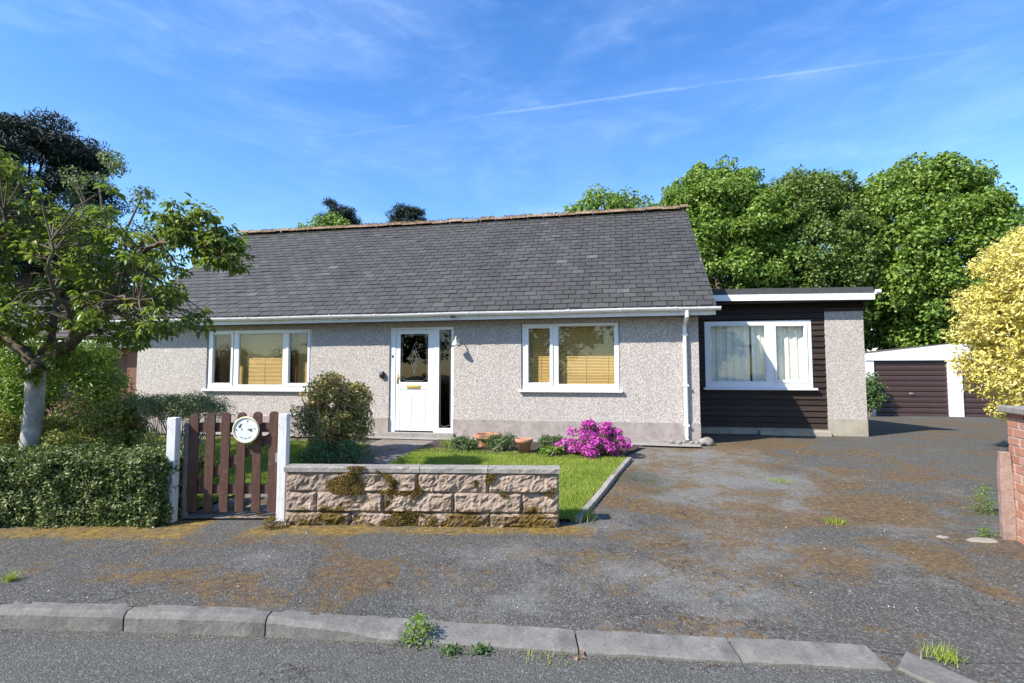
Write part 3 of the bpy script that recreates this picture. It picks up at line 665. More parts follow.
while u < RU1:
    L_ = .42; b = min(u + L_ - .008, RU1 + .03); dz = random.gauss(0, .006); sag = -.03 * math.sin((u - RU0) / (RU1 - RU0) * math.pi * 1.0)
    n = 8; vs = []
    for q in range(n + 1):
        an = math.pi * (.12 + .76 * q / n); rr = .15 + (.006 if k % 2 else 0)
        for uu in (u, b): vs.append((uu, RY - math.cos(an) * rr * 1.15, RZ - .05 + dz + sag + math.sin(an) * rr))
    m.add(vs, [(2 * q, 2 * q + 1, 2 * q + 3, 2 * q + 2) for q in range(n)]); u += L_; k += 1
m.build('ridge', M['ridge'], roof, off=OFF)
C = np.column_stack([RNG.uniform(RU0, RU1, 9000), RY - .04 + RNG.normal(0, .08, 9000), np.zeros(9000)]); C[:, 2] = RZ - .25 + .115 - np.abs(C[:, 1] - RY) * .6
C = C[[mnoise.noise(Vector((c[0] * 3, c[1] * 5, 0))) > -.05 for c in C]]
leaves('ridge_moss', C, np.tile([0, 0, 1.], (len(C), 1)), .03, .6, M['lichen'], roof)
# soffit, fascia, gutter, downpipe
m = MB(); m.box(RU0 + .03, RU1 - .03, EY + .05, -.002, 2.545, 2.56); m.box(RU0 + .03, RU1 - .03, -.0015, .0, 2.56, 2.66); m.build('soffit', M['soffit'], H, off=OFF)
m = MB(); m.box(RU0 + .02, RU1 - .01, EY + .03, EY + .05, 2.535, 2.70); m.build('fascia', M['gutter'], H, off=OFF, bevel=.003)
m = MB(); gx = RU0 - .03; segs = 7; gl = (RU1 + .06 - gx)
n = 10; vs = []; NU = 30
for k in range(NU + 1):
    uu = gx + gl * k / NU; zz = 2.668 - .010 * math.sin(k * .9) * .4
    for q in range(n + 1):
        an = math.pi * q / n; vs.append((uu, EY - .035 - .055 * math.cos(an), zz - .06 * math.sin(an)))
    for q in range(n, -1, -1):
        an = math.pi * q / n; vs.append((uu, EY - .035 - .051 * math.cos(an), zz - .056 * math.sin(an)))
R_ = 2 * (n + 1)
m.add(vs, [(k * R_ + q, (k + 1) * R_ + q, (k + 1) * R_ + (q + 1) % R_, k * R_ + (q + 1) % R_) for k in range(NU) for q in range(R_)] + [tuple(range(R_)), tuple(NU * R_ + q for q in range(R_))[::-1]])
m.build('gutter', M['gutter'], H, off=OFF)
m = MB(); uu = gx + .5
while uu < RU1:
    for q in range(8):
        a0, a1 = math.pi * q / 8, math.pi * (q + 1) / 8
        pts = [(uu + du, EY - .035 - r * math.cos(a), 2.672 - (r + .004) * math.sin(a)) for a in (a0, a1) for du in (-.02, .02) for r in (.0565, .062)]
        m.add(pts, [(0, 2, 3, 1), (1, 3, 7, 5), (4, 5, 7, 6), (0, 4, 6, 2), (0, 1, 5, 4), (2, 6, 7, 3)])
    m.build('gutter_bracket', M['upvc'], H, off=OFF); m = MB()
    uu += .93
m = MB(); m.box(.72, .80, EY - .045, EY - .01, 2.575, 2.604); m.build('gutter_union', M['black'], H, off=OFF)
m = MB(); m.tube([(4.97, EY - .035, 2.64), (4.97, EY - .035, 2.52), (4.965, -.12, 2.42), (4.96, -.05, 2.36), (4.965, -.05, .42), (4.965, -.09, .36)], .034, 14)
for z in (2.2, 1.3, .6): m.box(4.915, 5.01, -.09, -.002, z, z + .03)
m.build('downpipe', M['upvc'], H, off=OFF, smooth=False)
m = MB(); m.box(4.78, 5.18, -.22, -.055, .2, .318); m.build('drain_surround', M['strip'], H, off=OFF, bevel=.01)

# annexe
AY = 1.98
m = MB()   # pebbledash pier and side walls
m.box(7.93, 8.64, AY - .045, AY + .25, .2, 2.79); m.quad((8.64, AY + .25, .2), (8.64, 6.2, .2), (8.64, 6.2, 3.0), (8.64, AY + .25, 3.0)); m.quad((8.64, 6.2, .2), (5.2, 6.2, .2), (5.2, 6.2, 3.0), (8.64, 6.2, 3.0))
m.build('annexe_wall', M['dash'], H, off=OFF)
m = MB(); m.box(7.925, 8.647, AY - .052, AY + .1, .2, .62); m.build('annexe_pier_base', M['pierbase'], H, off=OFF)
m = MB(); z = .42; wh = (5.6, 7.68, 1.235, 2.63)
m_b = []
while z < 2.98:
    zt = min(z + .118, 2.985)
    def brd(a, b, z0=z, z1=zt):
        if b - a < .02 or z1 - z0 < .01: return
        j = random.gauss(0, .003)
        m.add([(a, AY - .006 + j, z1), (b, AY - .006 + j, z1), (b, AY - .036 + j, z0), (a, AY - .036 + j, z0), (a, AY + .02, z1), (b, AY + .02, z1), (b, AY + .02, z0), (a, AY + .02, z0)],
              [(3, 2, 1, 0), (2, 3, 7, 6), (0, 1, 5, 4), (1, 2, 6, 5), (3, 0, 4, 7)])
    right = 7.9285 if z < 2.72 else 8.64
    if z >= 2.72: right = 8.64
    if z < wh[3] and zt > wh[2]:
        if z < wh[2]: brd(wh[0] - .001, wh[1] + .001, z, wh[2])
        if zt > wh[3]: brd(wh[0] - .001, wh[1] + .001, wh[3], zt)
        brd(5.19, wh[0]); brd(wh[1], min(right, 7.9285))
    elif z > 2.79: brd(5.19, 8.64)
    else: brd(5.19, 7.9285)
    z += .118
m.box(5.19, 8.639, AY + .021, AY + .07, 2.795, 2.985); m.build('cladding', M['clad'], H, off=OFF)
m = MB(); m.box(7.90, 8.68, AY - .07, AY + .1, 2.793, 2.86); m.box(8.641, 8.70, AY - .04, AY + .1, 2.86, 3.05); m.build('cladding_trim', M['clad'], H, off=OFF)
m = MB(); m.box(5.19, 7.9245, AY - .02, AY + .1, .2, .42); m.build('annexe_plinth', M['pierbase'], H, off=OFF)
m = MB(); m.box(6.62, 7.95, AY - .16, AY - .021, .2, .37); m.build('annexe_step', M['pierbase'], H, off=OFF, bevel=.01)
m = MB(); a, b, c, d = wh; y0, y1 = AY + .1, AY + 2.2
for q in [((a - .2, y1, c - .3), (b + .2, y1, c - .3), (b + .2, y1, d + .2), (a - .2, y1, d + .2)), ((a - .2, y0, c - .3), (a - .2, y1, c - .3), (a - .2, y1, d + .2), (a - .2, y0, d + .2)),
          ((b + .2, y0, c - .3), (b + .2, y0, d + .2), (b + .2, y1, d + .2), (b + .2, y1, c - .3)), ((a - .2, y0, d + .2), (a - .2, y1, d + .2), (b + .2, y1, d + .2), (b + .2, y0, d + .2)), ((a - .2, y0, c - .3), (b + .2, y0, c - .3), (b + .2, y1, c - .3), (a - .2, y1, c - .3))]: m.quad(*q)
m.build('room', M['room'], H, off=OFF)
wa = window(H, 5.6, 7.68, 1.235, 2.63, AY - .055, [(5.71, 6.80, 1.36, 2.54, 0), (7.0, 7.55, 1.39, 2.51, 1)])
curtain(wa, 5.62, 6.52, 1.25, 2.6, AY + .12, M['curtain'], freq=34); curtain(wa, 6.565, 7.66, 1.25, 2.6, AY + .14, M['curtain'], freq=38)
# flat roof
m = MB(); fy = AY - .33
m.add([(5.465, fy + .03, 3.04), (8.74, fy + .03, 2.99), (8.74, 6.4, 2.99), (5.465, 6.4, 3.04), (5.465, fy + .03, 3.285), (8.74, fy + .03, 3.235), (8.74, 6.4, 3.235), (5.465, 6.4, 3.285)],
      [(0, 3, 2, 1), (4, 5, 6, 7), (0, 1, 5, 4), (1, 2, 6, 5), (2, 3, 7, 6), (3, 0, 4, 7)])
m.build('flat_roof', M['felt'], H, off=OFF)
m = MB(); m.add([(5.465, fy, 3.03), (8.75, fy, 2.98), (8.75, fy + .029, 2.98), (5.465, fy + .029, 3.03), (5.465, fy, 3.155), (8.75, fy, 3.105), (8.75, fy + .029, 3.105), (5.465, fy + .029, 3.155)],
      [(0, 3, 2, 1), (4, 5, 6, 7), (0, 1, 5, 4), (1, 2, 6, 5), (2, 3, 7, 6), (3, 0, 4, 7)])
m.build('flat_roof_fascia', M['upvc'], H, off=OFF)
m = MB(); m.tube([(8.755, fy - .02, 3.13), (8.84, fy - .02, 3.13)], .045, 12); m.tube([(8.80, fy + .02, 3.12), (8.80, 6.4, 3.12)], .04, 10); m.build('annexe_gutter', M['gutter'], H, off=OFF)
m = MB(); m.quad((5.2, AY, 2.99), (8.7, AY, 2.985), (8.7, fy + .03, 2.985), (5.2, fy + .03, 2.99)); m.build('annexe_soffit', M['soffit'], H, off=OFF)

# pale stone by downpipe
def rockmesh(c, r, seed, mat, name, amp=.25, **kw):
    m = MB(); nz = 10; ns = 16
    for i in range(nz + 1):
        th = math.pi * i / nz
        for j in range(ns):
            ph = 2 * math.pi * j / ns; d = Vector((math.sin(th) * math.cos(ph), math.sin(th) * math.sin(ph), math.cos(th)))
            k = 1 + amp * mnoise.noise(d * 1.6 + Vector((seed, 0, 0))); m.v.append((c[0] + d.x * r[0] * k, c[1] + d.y * r[1] * k, c[2] + d.z * r[2] * k))
    for i in range(nz):
        for j in range(ns): m.f.append((i * ns + j, (i + 1) * ns + j, (i + 1) * ns + (j + 1) % ns, i * ns + (j + 1) % ns))
    return m.build(name, mat, smooth=True, **kw)
p = W(5.28, -.05, .33); rockmesh(p, (.14, .11, .085), 3, M['rock'], 'rock', label='pale rock lying at the corner beside the white downpipe', cat='rock')
for i, (x, y) in enumerate([(4.7, -.16), (4.82, -.2), (4.9, -.16), (5.02, -.19), (5.12, -.15), (5.2, -.19)]):
    p = W(x, y, .335); rockmesh(p, (.045, .035, .03), i * 3.3, M['rock'], 'pebble', label='small pebble in the drain surround under the downpipe', cat='pebble', group='pebbles at the foot of the downpipe')

# ------------------------------------------------------------------ garage block
G0 = P0 + ex * 12.2 + en * 10.68; G = empty('garage', (G0.x, G0.y, .1), -TH, label='white double garage with brown doors at the end of the drive', cat='garage')
m = MB(); OG = (0, 0, -.1)   # local u' = u-12.2
wp = [(.03, .27), (2.51, 2.93), (5.17, 5.45)]
for a, b in wp: m.box(a, b, -.03, .12, .0, 2.12)
m.box(.03, .1, .121, 5.2, 0, 2.12); m.box(5.38, 5.45, .121, 5.2, 0, 2.12); m.box(.1, 5.38, 5.1, 5.2, 0, 2.12)
m.build('wall', M['garage_white'], G, off=OG)
for a, b in ((.2705, 2.5095), (2.9305, 5.1695)):
    m = MB(); k = 11; hh = 2.0 / k
    for i in range(k):
        z0 = .02 + i * hh; z1 = z0 + hh
        prof = [(.06, z0), (.035, z0 + .02), (.03, z0 + hh * .55), (.042, z1 - .02), (.06, z1 - .004)]
        vs = [(u, yy, zz) for yy, zz in prof for u in (a, b)]; m.add(vs, [(2 * q, 2 * q + 1, 2 * q + 3, 2 * q + 2) for q in range(len(prof) - 1)])
    m.box(a, b, .061, .08, .01, 2.05)
    d = m.build('door', M['garage_door'], G, off=OG)
    h = MB(); h.box((a + b) / 2 - .05, (a + b) / 2 + .05, .0, .03, .84, .9); h.tube([((a + b) / 2, .02, .87), ((a + b) / 2, -.03, .87), ((a + b) / 2 + .05, -.035, .85)], .012, 6); h.build('handle', M['lead'], d, off=OG)
m = MB(); m.prism([(0, 2.0), (5.48, 2.0), (5.48, 2.24), (2.74, 2.56), (0, 2.24)], -.06, -.031); m.build('fascia', M['garage_white'], G, off=OG)
m = MB(); m.prism([(-.06, 2.2), (2.74, 2.52), (5.54, 2.2), (5.54, 2.25), (2.74, 2.585), (-.06, 2.25)], -.0305, 5.3); m.build('roof', M['ntile'], G, off=OG)

# ------------------------------------------------------------------ neighbour bungalow at left
NB = empty('bungalow', (-14.5, 14.0, .1), math.radians(0), label='dark tiled neighbouring bungalow half hidden behind the left-hand tree', cat='bungalow')
m = MB(); m.box(-6, 4.6, 0, 8, -.1, 2.2); m.box(4.62, 5.25, -.25, 6, -.1, 2.15); m.build('wall', M['nbrick'], NB)
for a in (1.3,):
    m = MB(); m.box(a, a + 1.9, -.04, -.002, .9, 2.0); wn = m.build('window', M['black'], NB)
    m = MB(); m.box(a - .06, a + 1.96, -.06, -.03, .82, .9); m.box(a - .06, a, -.06, -.03, .9, 2.0); m.box(a + 1.9, a + 1.96, -.06, -.03, .9, 2.0); m.box(a - .06, a + 1.96, -.06, -.03, 2.0, 2.06); m.build('frame', M['clad'], wn)
m = MB(); rows = 16
for r in range(rows):
    y0 = -.45 + 4.4 * r / rows; y1 = -.45 + 4.4 * (r + 1) / rows + .04; z0 = 2.24 + 1.95 * r / rows; z1 = 2.24 + 1.95 * (r + 1) / rows
    m.add([(-6.5, y0, z0 + .05), (5.4, y0, z0 + .05), (5.4, y1, z1 + .005), (-6.5, y1, z1 + .005), (-6.5, y0, z0), (5.4, y0, z0)], [(0, 1, 2, 3), (4, 5, 1, 0)])
m.quad((-6.5, 3.95, 4.19), (5.4, 3.95, 4.19), (5.4, 8.4, 2.2), (-6.5, 8.4, 2.2)); m.add([(5.35, -.4, 2.2), (5.35, 8.3, 2.2), (5.35, 3.95, 4.15)], [(0, 1, 2)])
m.build('roof', M['ntile'], NB)
m = MB(); m.box(-6.5, 5.4, -.5, -.46, 2.1, 2.27); m.tube([(-6.5, -.55, 2.22), (5.45, -.55, 2.22)], .05, 8); m.build('fascia', M['gutter'], NB)

# ------------------------------------------------------------------ front garden wall
GW = empty('garden_wall', (-.85, 5.13, .06), math.radians(-2.2), label='low rock-faced stone garden wall with coping and brown moss beside the gate', cat='garden wall')
def rock_block(m, x0, x1, z0, z1, yf, seed, side=None):
    nx = max(4, int((x1 - x0) / .022)); nz = 9; V = []; dpt = .045
    def disp(u, w_, X, Z):
        e = min(u, 1 - u) * (x1 - x0) / .03; e2 = min(w_, 1 - w_) * (z1 - z0) / .028; k = min(1, e * 1.5) ** .5 * min(1, e2 * 1.5) ** .5
        h = .75 + .7 * mnoise.noise(Vector((X * 5, Z * 7, seed))) + - .75 * abs(mnoise.noise(Vector((X * 11, Z * 15, seed + 4)))) + .3 * mnoise.noise(Vector((X * 42, Z * 42, seed)))
        return k * dpt * max(.05, h)
    for i in range(nx + 1):
        for j in range(nz + 1):
            u, w_ = i / nx, j / nz; X = x0 + (x1 - x0) * u; Z = z0 + (z1 - z0) * w_; V.append((X, yf - disp(u, w_, X, Z), Z))
    F = [(i * (nz + 1) + j, (i + 1) * (nz + 1) + j, (i + 1) * (nz + 1) + j + 1, i * (nz + 1) + j + 1) for i in range(nx) for j in range(nz)]
    m.add(V, F)
    yb = yf + .10
    m.add([(x0, yf, z0), (x1, yf, z0), (x1, yf, z1), (x0, yf, z1), (x0, yb, z0), (x1, yb, z0), (x1, yb, z1), (x0, yb, z1)], [(5, 4, 7, 6), (4, 5, 1, 0), (3, 2, 6, 7), (1, 5, 6, 2), (4, 0, 3, 7)])
m = MB(); X0, X1 = -1.285, 1.29
def px2x(p): return X0 + (p - 286) / (560.5 - 286) * (X1 - X0)
courses = [(-.02, .158, [286, 353, 420, 492, 560.5]), (.162, .343, [286, 318, 386, 456, 524, 560.5]), (.347, .528, [286, 353, 420, 490.5, 560.5])]
for k, (z0, z1, js) in enumerate(courses):
    for a, b in zip(js[:-1], js[1:]): rock_block(m, px2x(a) + .003, px2x(b) - .003, z0, z1, -.05, a * .1 + k * 7)
m.build('stonework', M['block'], GW)
m = MB(); m.box(X0 + .008, X1 - .008, -.042, .042, -.05, .53); m.build('mortar', M['mortar'], GW)
for a, b in zip([286, 353, 422, 490, 560.5][:-1], [286, 353, 422, 490, 560.5][1:]):
    mm = MB(); xa, xb = px2x(a) + .003 - (.01 if a == 286 else 0), px2x(b) - .003 + (.012 if b > 560 else 0); nx = 12; z0 = .532; hh = .05
    rings = []
    for i in range(nx + 1):
        x = xa + (xb - xa) * i / nx; n1 = .008 * mnoise.noise(Vector((x * 12, 1, 0))); n2 = .008 * mnoise.noise(Vector((x * 14, 5, 0)))
        rings.append([(x, -.085 + n1, z0), (x, -.085 + n2, z0 + hh - .012), (x, -.075 + n1, z0 + hh + n2 * .4), (x, .07, z0 + hh + n1 * .4), (x, .08, z0 + hh - .01), (x, .08, z0)])
    q = 6; mm.add([p for r in rings for p in r], [(i * q + j, (i + 1) * q + j, (i + 1) * q + (j + 1) % q, i * q + (j + 1) % q) for i in range(nx) for j in range(q)] + [tuple(range(q)), tuple(nx * q + j for j in range(q))[::-1]])
    mm.build('coping_slab', M['coping'], GW)
# moss tufts
C = []
while len(C) < 15000:
    x = random.uniform(X0, X1); z = random.uniform(0, .6)
    s = mnoise.noise(Vector((x * 2.4 + 3, z * 4, 8))) + .35 * mnoise.noise(Vector((x * 9, z * 11, 2)))
    left = math.exp(-((x + .62) / .27) ** 2) * (1 if z > .33 else .2) * .6
    low = .52 * max(0, 1 - z / .3) * math.exp(-((x - .1) / .95) ** 2)
    if s + left + low > .42: C.append((x, -.05 - .045 * max(.15, .5 + mnoise.noise(Vector((x * 5, z * 7, 0)))) - (.03 if z > .53 else 0) + random.uniform(-.012, .008), z if z < .53 else min(z, .585)))
C = np.array(C); leaves('moss', C, np.tile([0, -.8, .5], (len(C), 1)), .014, .6, M['mosstuft'], GW, rnd=.8)

# ------------------------------------------------------------------ gate and posts
GT = empty('gate', (-2.73, 5.3, .1), 0, label='brown picket gate with rounded pickets between two white posts', cat='gate')
px_ = [-3.115, -2.962, -2.81, -2.655, -2.495, -2.34]
tops = [1.115, 1.12, 1.13, 1.13, 1.135, 1.14]
for x, t in zip(px_, tops):
    m = MB(); wd = .043; n = 8; lean = random.gauss(0, .004)
    poly = [(x - wd, .17), (x + wd, .17), (x + wd + lean, t - .03)] + [(x + lean + wd * math.cos(math.pi * q / n), t - .03 + .035 * math.sin(math.pi * q / n)) for q in range(1, n)] + [(x - wd + lean, t - .03)]
    m.prism([(a + 2.73, b - .1) for a, b in poly], -.012, .010); m.build('picket', M['picket'], GT, bevel=.003)
m = MB(); m.box(-.455, .44, .0105, .05, .84, .93); m.build('rail', M['picket'], GT)
m = MB(); m.box(-.455, .44, .0105, .05, .24, .33); m.build('rail', M['picket'], GT)
m = MB(); m.add([(-.40, .012, .335), (-.28, .012, .335), (.44, .012, .80), (.44, .012, .8395), (.36, .012, .8395), (-.40, .012, .36), (-.40, .045, .335), (-.28, .045, .335), (.44, .045, .80), (.44, .045, .8395), (.36, .045, .8395), (-.40, .045, .36)],
             [(0, 1, 2, 3, 4, 5), (11, 10, 9, 8, 7, 6)] + [(i, i + 6, (i + 1) % 6 + 6, (i + 1) % 6) for i in range(6)]); m.build('brace', M['picket'], GT)
m = MB(); m.box(.42, .475, -.02, .0, .55, .64); m.build('latch', M['lead'], GT)
# plaque
PQ = empty('plaque', (-2.582, 5.245, .968 - .13), 0, label='round white painted plaque with cream rim hung on the gate', cat='plaque')
rotx = Matrix.Rotation(math.radians(90), 4, 'X')
def disc(prof, name, mat, par, y=0, sm=True):
    m = MB(); m.lathe(prof, 40); m.v = [tuple(rotx @ Vector(p)) for p in m.v]; m.v = [(a, b + y, c + .13) for a, b, c in m.v]; return m.build(name, mat, par, smooth=sm)
disc([(0, .0), (.112, 0), (.112, .012), (0, .0121)], 'face', M['plaque'], PQ, .0, sm=False)
disc([(.110, -.006), (.126, -.006), (.130, .006), (.128, .018), (.119, .022), (.110, .016), (.110, -.006)], 'rim', M['cream'], PQ, .0)
m = MB()
def mark(cx, cz, pts): m.add([(cx + a, -.0135, .13 + cz + b) for a, b in pts], [tuple(range(len(pts)))])
mark(-.05, .035, [(-.022, -.01), (-.005, -.02), (.005, .0), (.012, .022), (.0, .026), (-.008, .012), (-.02, .008)])
mark(-.035, .012, [(-.01, -.012), (.004, -.014), (.002, .004), (-.006, .003)])
mark(.045, .0, [(-.03, .004), (-.012, -.006), (.008, -.018), (.018, -.014), (.014, .0), (.022, .012), (.004, .01), (-.012, .012)])
mark(-.09, .0, [(-.008, -.006), (.006, -.008), (.007, .005), (-.004, .008)]); mark(.088, .012, [(-.006, -.005), (.006, -.005), (.006, .005), (-.006, .005)])
mark(.015, .085, [(-.005, -.012), (.003, -.012), (.006, .01), (-.002, .01)])
for k in range(9):      # illegible arc of small letters along the bottom
    an = math.radians(-128 + k * 9.2); r = .083; cx_, cz_ = r * math.cos(an), r * math.sin(an); t = an + math.pi / 2
    for q in range(2):
        o = (q - .5) * .005; a = [(-.0011 + o, -.007), (.0011 + o, -.007), (.0011 + o, .007), (-.0011 + o, .007)] if (k + q) % 3 else [(-.004, -.001 + o * 2), (.004, -.001 + o * 2), (.004, .001 + o * 2), (-.004, .001 + o * 2)]
        mark(cx_, cz_, [(p[0] * math.cos(t) - p[1] * math.sin(t), p[0] * math.sin(t) + p[1] * math.cos(t)) for p in a])
m.build('painting', M['ink'], PQ)
def post(x, y, w_, z0, z1, mat, **kw):
    m = MB(); m.box(x - w_ / 2, x + w_ / 2, y - w_ / 2, y + w_ / 2, z0, z1); return m.build('gate_post', mat, bevel=.006, **kw)
post(-3.27, 5.22, .085, .0, 1.09, M['whitepost'], label='flaking white gate post at the hedge end of the gate', cat='gate post', group='posts of the picket gate')
post(-2.225, 5.27, .085, .0, 1.12, M['whitepost'], label='white gate post against the left end of the stone wall', cat='gate post', group='posts of the picket gate')
post(-3.195, 5.32, .05, .0, 1.07, M['oldwood'], label='slim bare grey wooden post beside the left white post', cat='gate post', group='posts of the picket gate')

# ------------------------------------------------------------------ brick wall at right
bd = Vector((-.41, -.912, 0)).normalized(); bq = Vector((-bd.y, bd.x, 0)) * -1   # bq points left (to the drive)
if bq.x > 0: bq = -bq
BW = empty('brick_wall', (4.39, 4.64, .08), math.atan2(bd.y, bd.x), label='red brick wall with weathered coping at the right edge of the picture', cat='brick wall')
# local x runs along the wall towards the viewer, local +y to the side
sy = -1 if (Matrix.Rotation(math.atan2(bd.y, bd.x), 3, 'Z') @ Vector((0, 1, 0))).x > 0 else 1   # side facing the drive
m = MB(); cz = -.08; k = 0
while cz < 1.09:
    x = -.1125 if k % 2 else 0; stretcher = True
    while x < 1.7:
        a, b = max(x, 0), min(x + .215, 1.7)
        if b - a > .03:
            j = random.gauss(0, .0018)
            if sy > 0: m.box(a + .005, b - .005, .004, .102 + j, cz + .005, cz + .070); m.box(a + .005, b - .005, -.118, -.012, cz + .005, cz + .070)
            else: m.box(a + .005, b - .005, -.102 - j, -.004, cz + .005, cz + .070); m.box(a + .005, b - .005, .012, .118, cz + .005, cz + .070)
        x += .225
    cz += .075; k += 1
m.build('brickwork', M['brick'], BW, bevel=.003)
m = MB(); m.box(.004, 1.695, -.096, .096, -.1, 1.09); m.build('mortar', M['brickmortar'], BW)
m = MB(); m.box(-.05, 1.74, -.15, .15, 1.096, 1.155); m.build('coping', M['coping'], BW, bevel=.012)
m = MB()
s_ = sy
pts = [(-.02, -.1), (-.02, .70), (.02, .78), (.06, .82), (.06, -.1)]
nseg = 14; rings = []
for i in range(nseg + 1):
    z = -.1 + .86 * i / nseg; f = 1 - .35 * max(0, (i - 11) / 3); w1 = .075 * f; jx = .008 * mnoise.noise(Vector((z * 9, 1, 2)))
    oy = sy * .145
    rings.append([(.0 + jx, oy - w1 * .6, z), (.075, oy - w1 * .6 - jx, z), (.075, oy + w1 * .6 + jx, z), (.0 - jx, oy + w1 * .6, z)])
m.add([p for r in rings for p in r], [(i * 4 + j, i * 4 + (j + 1) % 4, (i + 1) * 4 + (j + 1) % 4, (i + 1) * 4 + j) for i in range(nseg) for j in range(4)] + [(nseg * 4, nseg * 4 + 1, nseg * 4 + 2, nseg * 4 + 3)])
m.build('end_stub', mk_stone('pink_rough_render', (.26, .185, .155), moss=False), BW, bevel=.006)
rockmesh((3.98, 4.62, .10), (.13, .07, .022), 5, M['rock'], 'stone_slab', label='flat pale broken slab on the drive at the foot of the brick wall', cat='stone')
rockmesh((3.72, 4.72, .095), (.06, .04, .02), 9, M['rock'], 'stone_slab', label='small pale stone left of the broken slab by the brick wall', cat='stone')

# ------------------------------------------------------------------ pots
def pot(x, y, z, prof, seg, **kw):
    e = empty('flower_pot', (x, y, z), .2, **kw)
    m = MB(); m.lathe(prof, seg); m.build('body', M['terracotta'], e, smooth=seg > 12)
    t = MB(); t.lathe([(0, prof[-1][1] + .0), (prof[-1][0], prof[-1][1])], seg); t.build('compost', M['soil'], e)
zz = base(9.0) + .05
pot(-.41, 9.05, zz, [(0, 0), (.15, 0), (.19, .13), (.20, .135), (.235, .145), (.24, .2), (.235, .21), (.20, .205), (.18, .16)], 8, label='wide octagonal terracotta planter below the wall, left of the round pot', cat='planter', group='terracotta pots')
pot(.19, 8.5, base(8.5) + .045, [(0, 0), (.085, 0), (.115, .155), (.13, .16), (.14, .165), (.142, .215), (.135, .22), (.12, .215), (.11, .17)], 28, label='small round terracotta pot between the planter and the azalea', cat='pot', group='terracotta pots')

# ------------------------------------------------------------------ plants
def stems(m, c, n, spread, h, r=.008, seed=0):
    for i in range(n):
        a = random.random() * 6.28; q = random.random() ** .5 * spread; e = Vector((c[0] + q * math.cos(a), c[1] + q * math.sin(a), c[2] + h * random.uniform(.55, 1)))
        s = Vector((c[0] + .15 * q * math.cos(a), c[1] + .15 * q * math.sin(a), c[2] - .03)); mid = (s + e) / 2 + Vector((random.gauss(0, .05), random.gauss(0, .05), h * .08))
        m.tube([s, mid, e], [r * 1.4, r, r * .5], 5)
def bush(name, c, rad, n, leaf, mat, label, cat, nl=26, lr=.4, inner=.35, asp=.5, stem=10, droop=0, group=None, flat_top=None, base_k=.35, upw=.5, stem_r=.009):
    z0 = gz(c[0], c[1]); e = empty(name, (c[0], c[1], z0), 0, label=label, cat=cat, group=group)
    d = sph(nl); d[:, 2] = np.abs(d[:, 2]) * 1.0 - (1 - base_k) * .35
    d = sph(nl); cen = d * (np.array(rad) * (1 - lr * .4)) * RNG.uniform(.6, .96, (nl, 1)) * [1, 1, 1.08]; cen[:, 2] += rad[2] * .98
    cen[:, 2] = np.clip(cen[:, 2], rad[2] * lr * .5, None)
    if flat_top: cen[:, 2] = flat_top * RNG.uniform(.85, 1, nl)
    R = np.mean(rad) * lr * RNG.uniform(.7, 1.25, nl); C, Nn = lobes_cloud(cen, R, [int(n / nl)] * nl, inner=inner, up=upw)
    k = C[:, 2] > .01; C, Nn = C[k], Nn[k]
    leaves('foliage', C, Nn, leaf, asp, mat, e, droop=droop)
    m = MB(); stems(m, (0, 0, 0), stem, rad[0] * .75, (flat_top or rad[2] * 1.6), stem_r); m.build('stems', M['twig'], e)
    return e
# shrubs on the left
bush('shrub', (-7.25, 8.5), (1.15, .9, 1.0), 24000, .055, M['bright'], 'tall bright green shrub behind the tree trunk', 'shrub', nl=40, lr=.35)
bush('shrub', (-8.9, 8.8), (1.4, .9, 1.0), 20000, .055, M['bright'], 'bright green bush left of the tree trunk at the picture edge', 'shrub', nl=34, lr=.35)
bush('shrub', (-5.3, 6.9), (.68, .5, .58), 13000, .048, M['olive'], 'rounded olive shrub with reddish tips right of the trunk', 'shrub', nl=34, lr=.35)
bush('shrub', (-5.15, 6.35), (.55, .3, .34), 5500, .045, M['olive'], 'low reddish-brown spreading shrub just behind the hedge', 'shrub', nl=20, lr=.4)
bush('shrub', (-7.15, 7.4), (.6, .4, .45), 9000, .05, M['olive'], 'dark low shrub at the left edge behind the hedge', 'shrub', nl=30, lr=.35)
bush('leafy_plant', (-5.15, 6.05), (.17, .14, .2), 350, .10, M['bright'], 'small light green broad-leaved plant in front of the olive shrub', 'plant', nl=8, lr=.5, asp=.7, stem=5)
bush('heather_bush', (-4.35, 7.0), (.72, .5, .4), 15000, .03, M['greygreen'], 'twiggy grey-green bush with a flat top left of the gate', 'bush', nl=44, lr=.3, flat_top=1.0, stem=70, stem_r=.006, asp=.35)
bush('heather_bush', (-4.05, 6.35), (.5, .4, .36), 9000, .025, M['olive'], 'low dull brown-green bush behind the left gate post', 'bush', nl=22, lr=.35, asp=.4)
bush('photinia_bush', (-2.80, 8.45), (.64, .55, .66), 15000, .06, M['photinia'], 'reddish yellow-green leafy bush between gate and front door', 'bush', nl=84, lr=.26, stem=26, asp=.45)
bush('ground_cover_plant', (-2.55, 7.75), (.62, .4, .16), 5000, .035, M['lowgreen'], 'low dark green plant spreading below the reddish bush', 'plant', nl=26, lr=.35)
for (x, y, r, lab) in [(-.78, 8.75, (.28, .2, .13), 'dark green low plant just left of the octagonal planter'), (-.15, 8.75, (.38, .2, .15), 'dark green low plant between the two terracotta pots'), (.62, 8.75, (.3, .2, .14), 'dark green low plant right of the round pot')]:
    bush('ground_cover_plant', (x, y), r, 3200, .03, M['lowgreen'], lab, 'plant', nl=20, lr=.45, group='low plants in the front bed')
bush('primrose', (.62, 8.35), (.22, .14, .08), 500, .07, M['bright'], 'pale lime leafy plant at the left foot of the azalea', 'plant', nl=12, lr=.5, asp=.6)
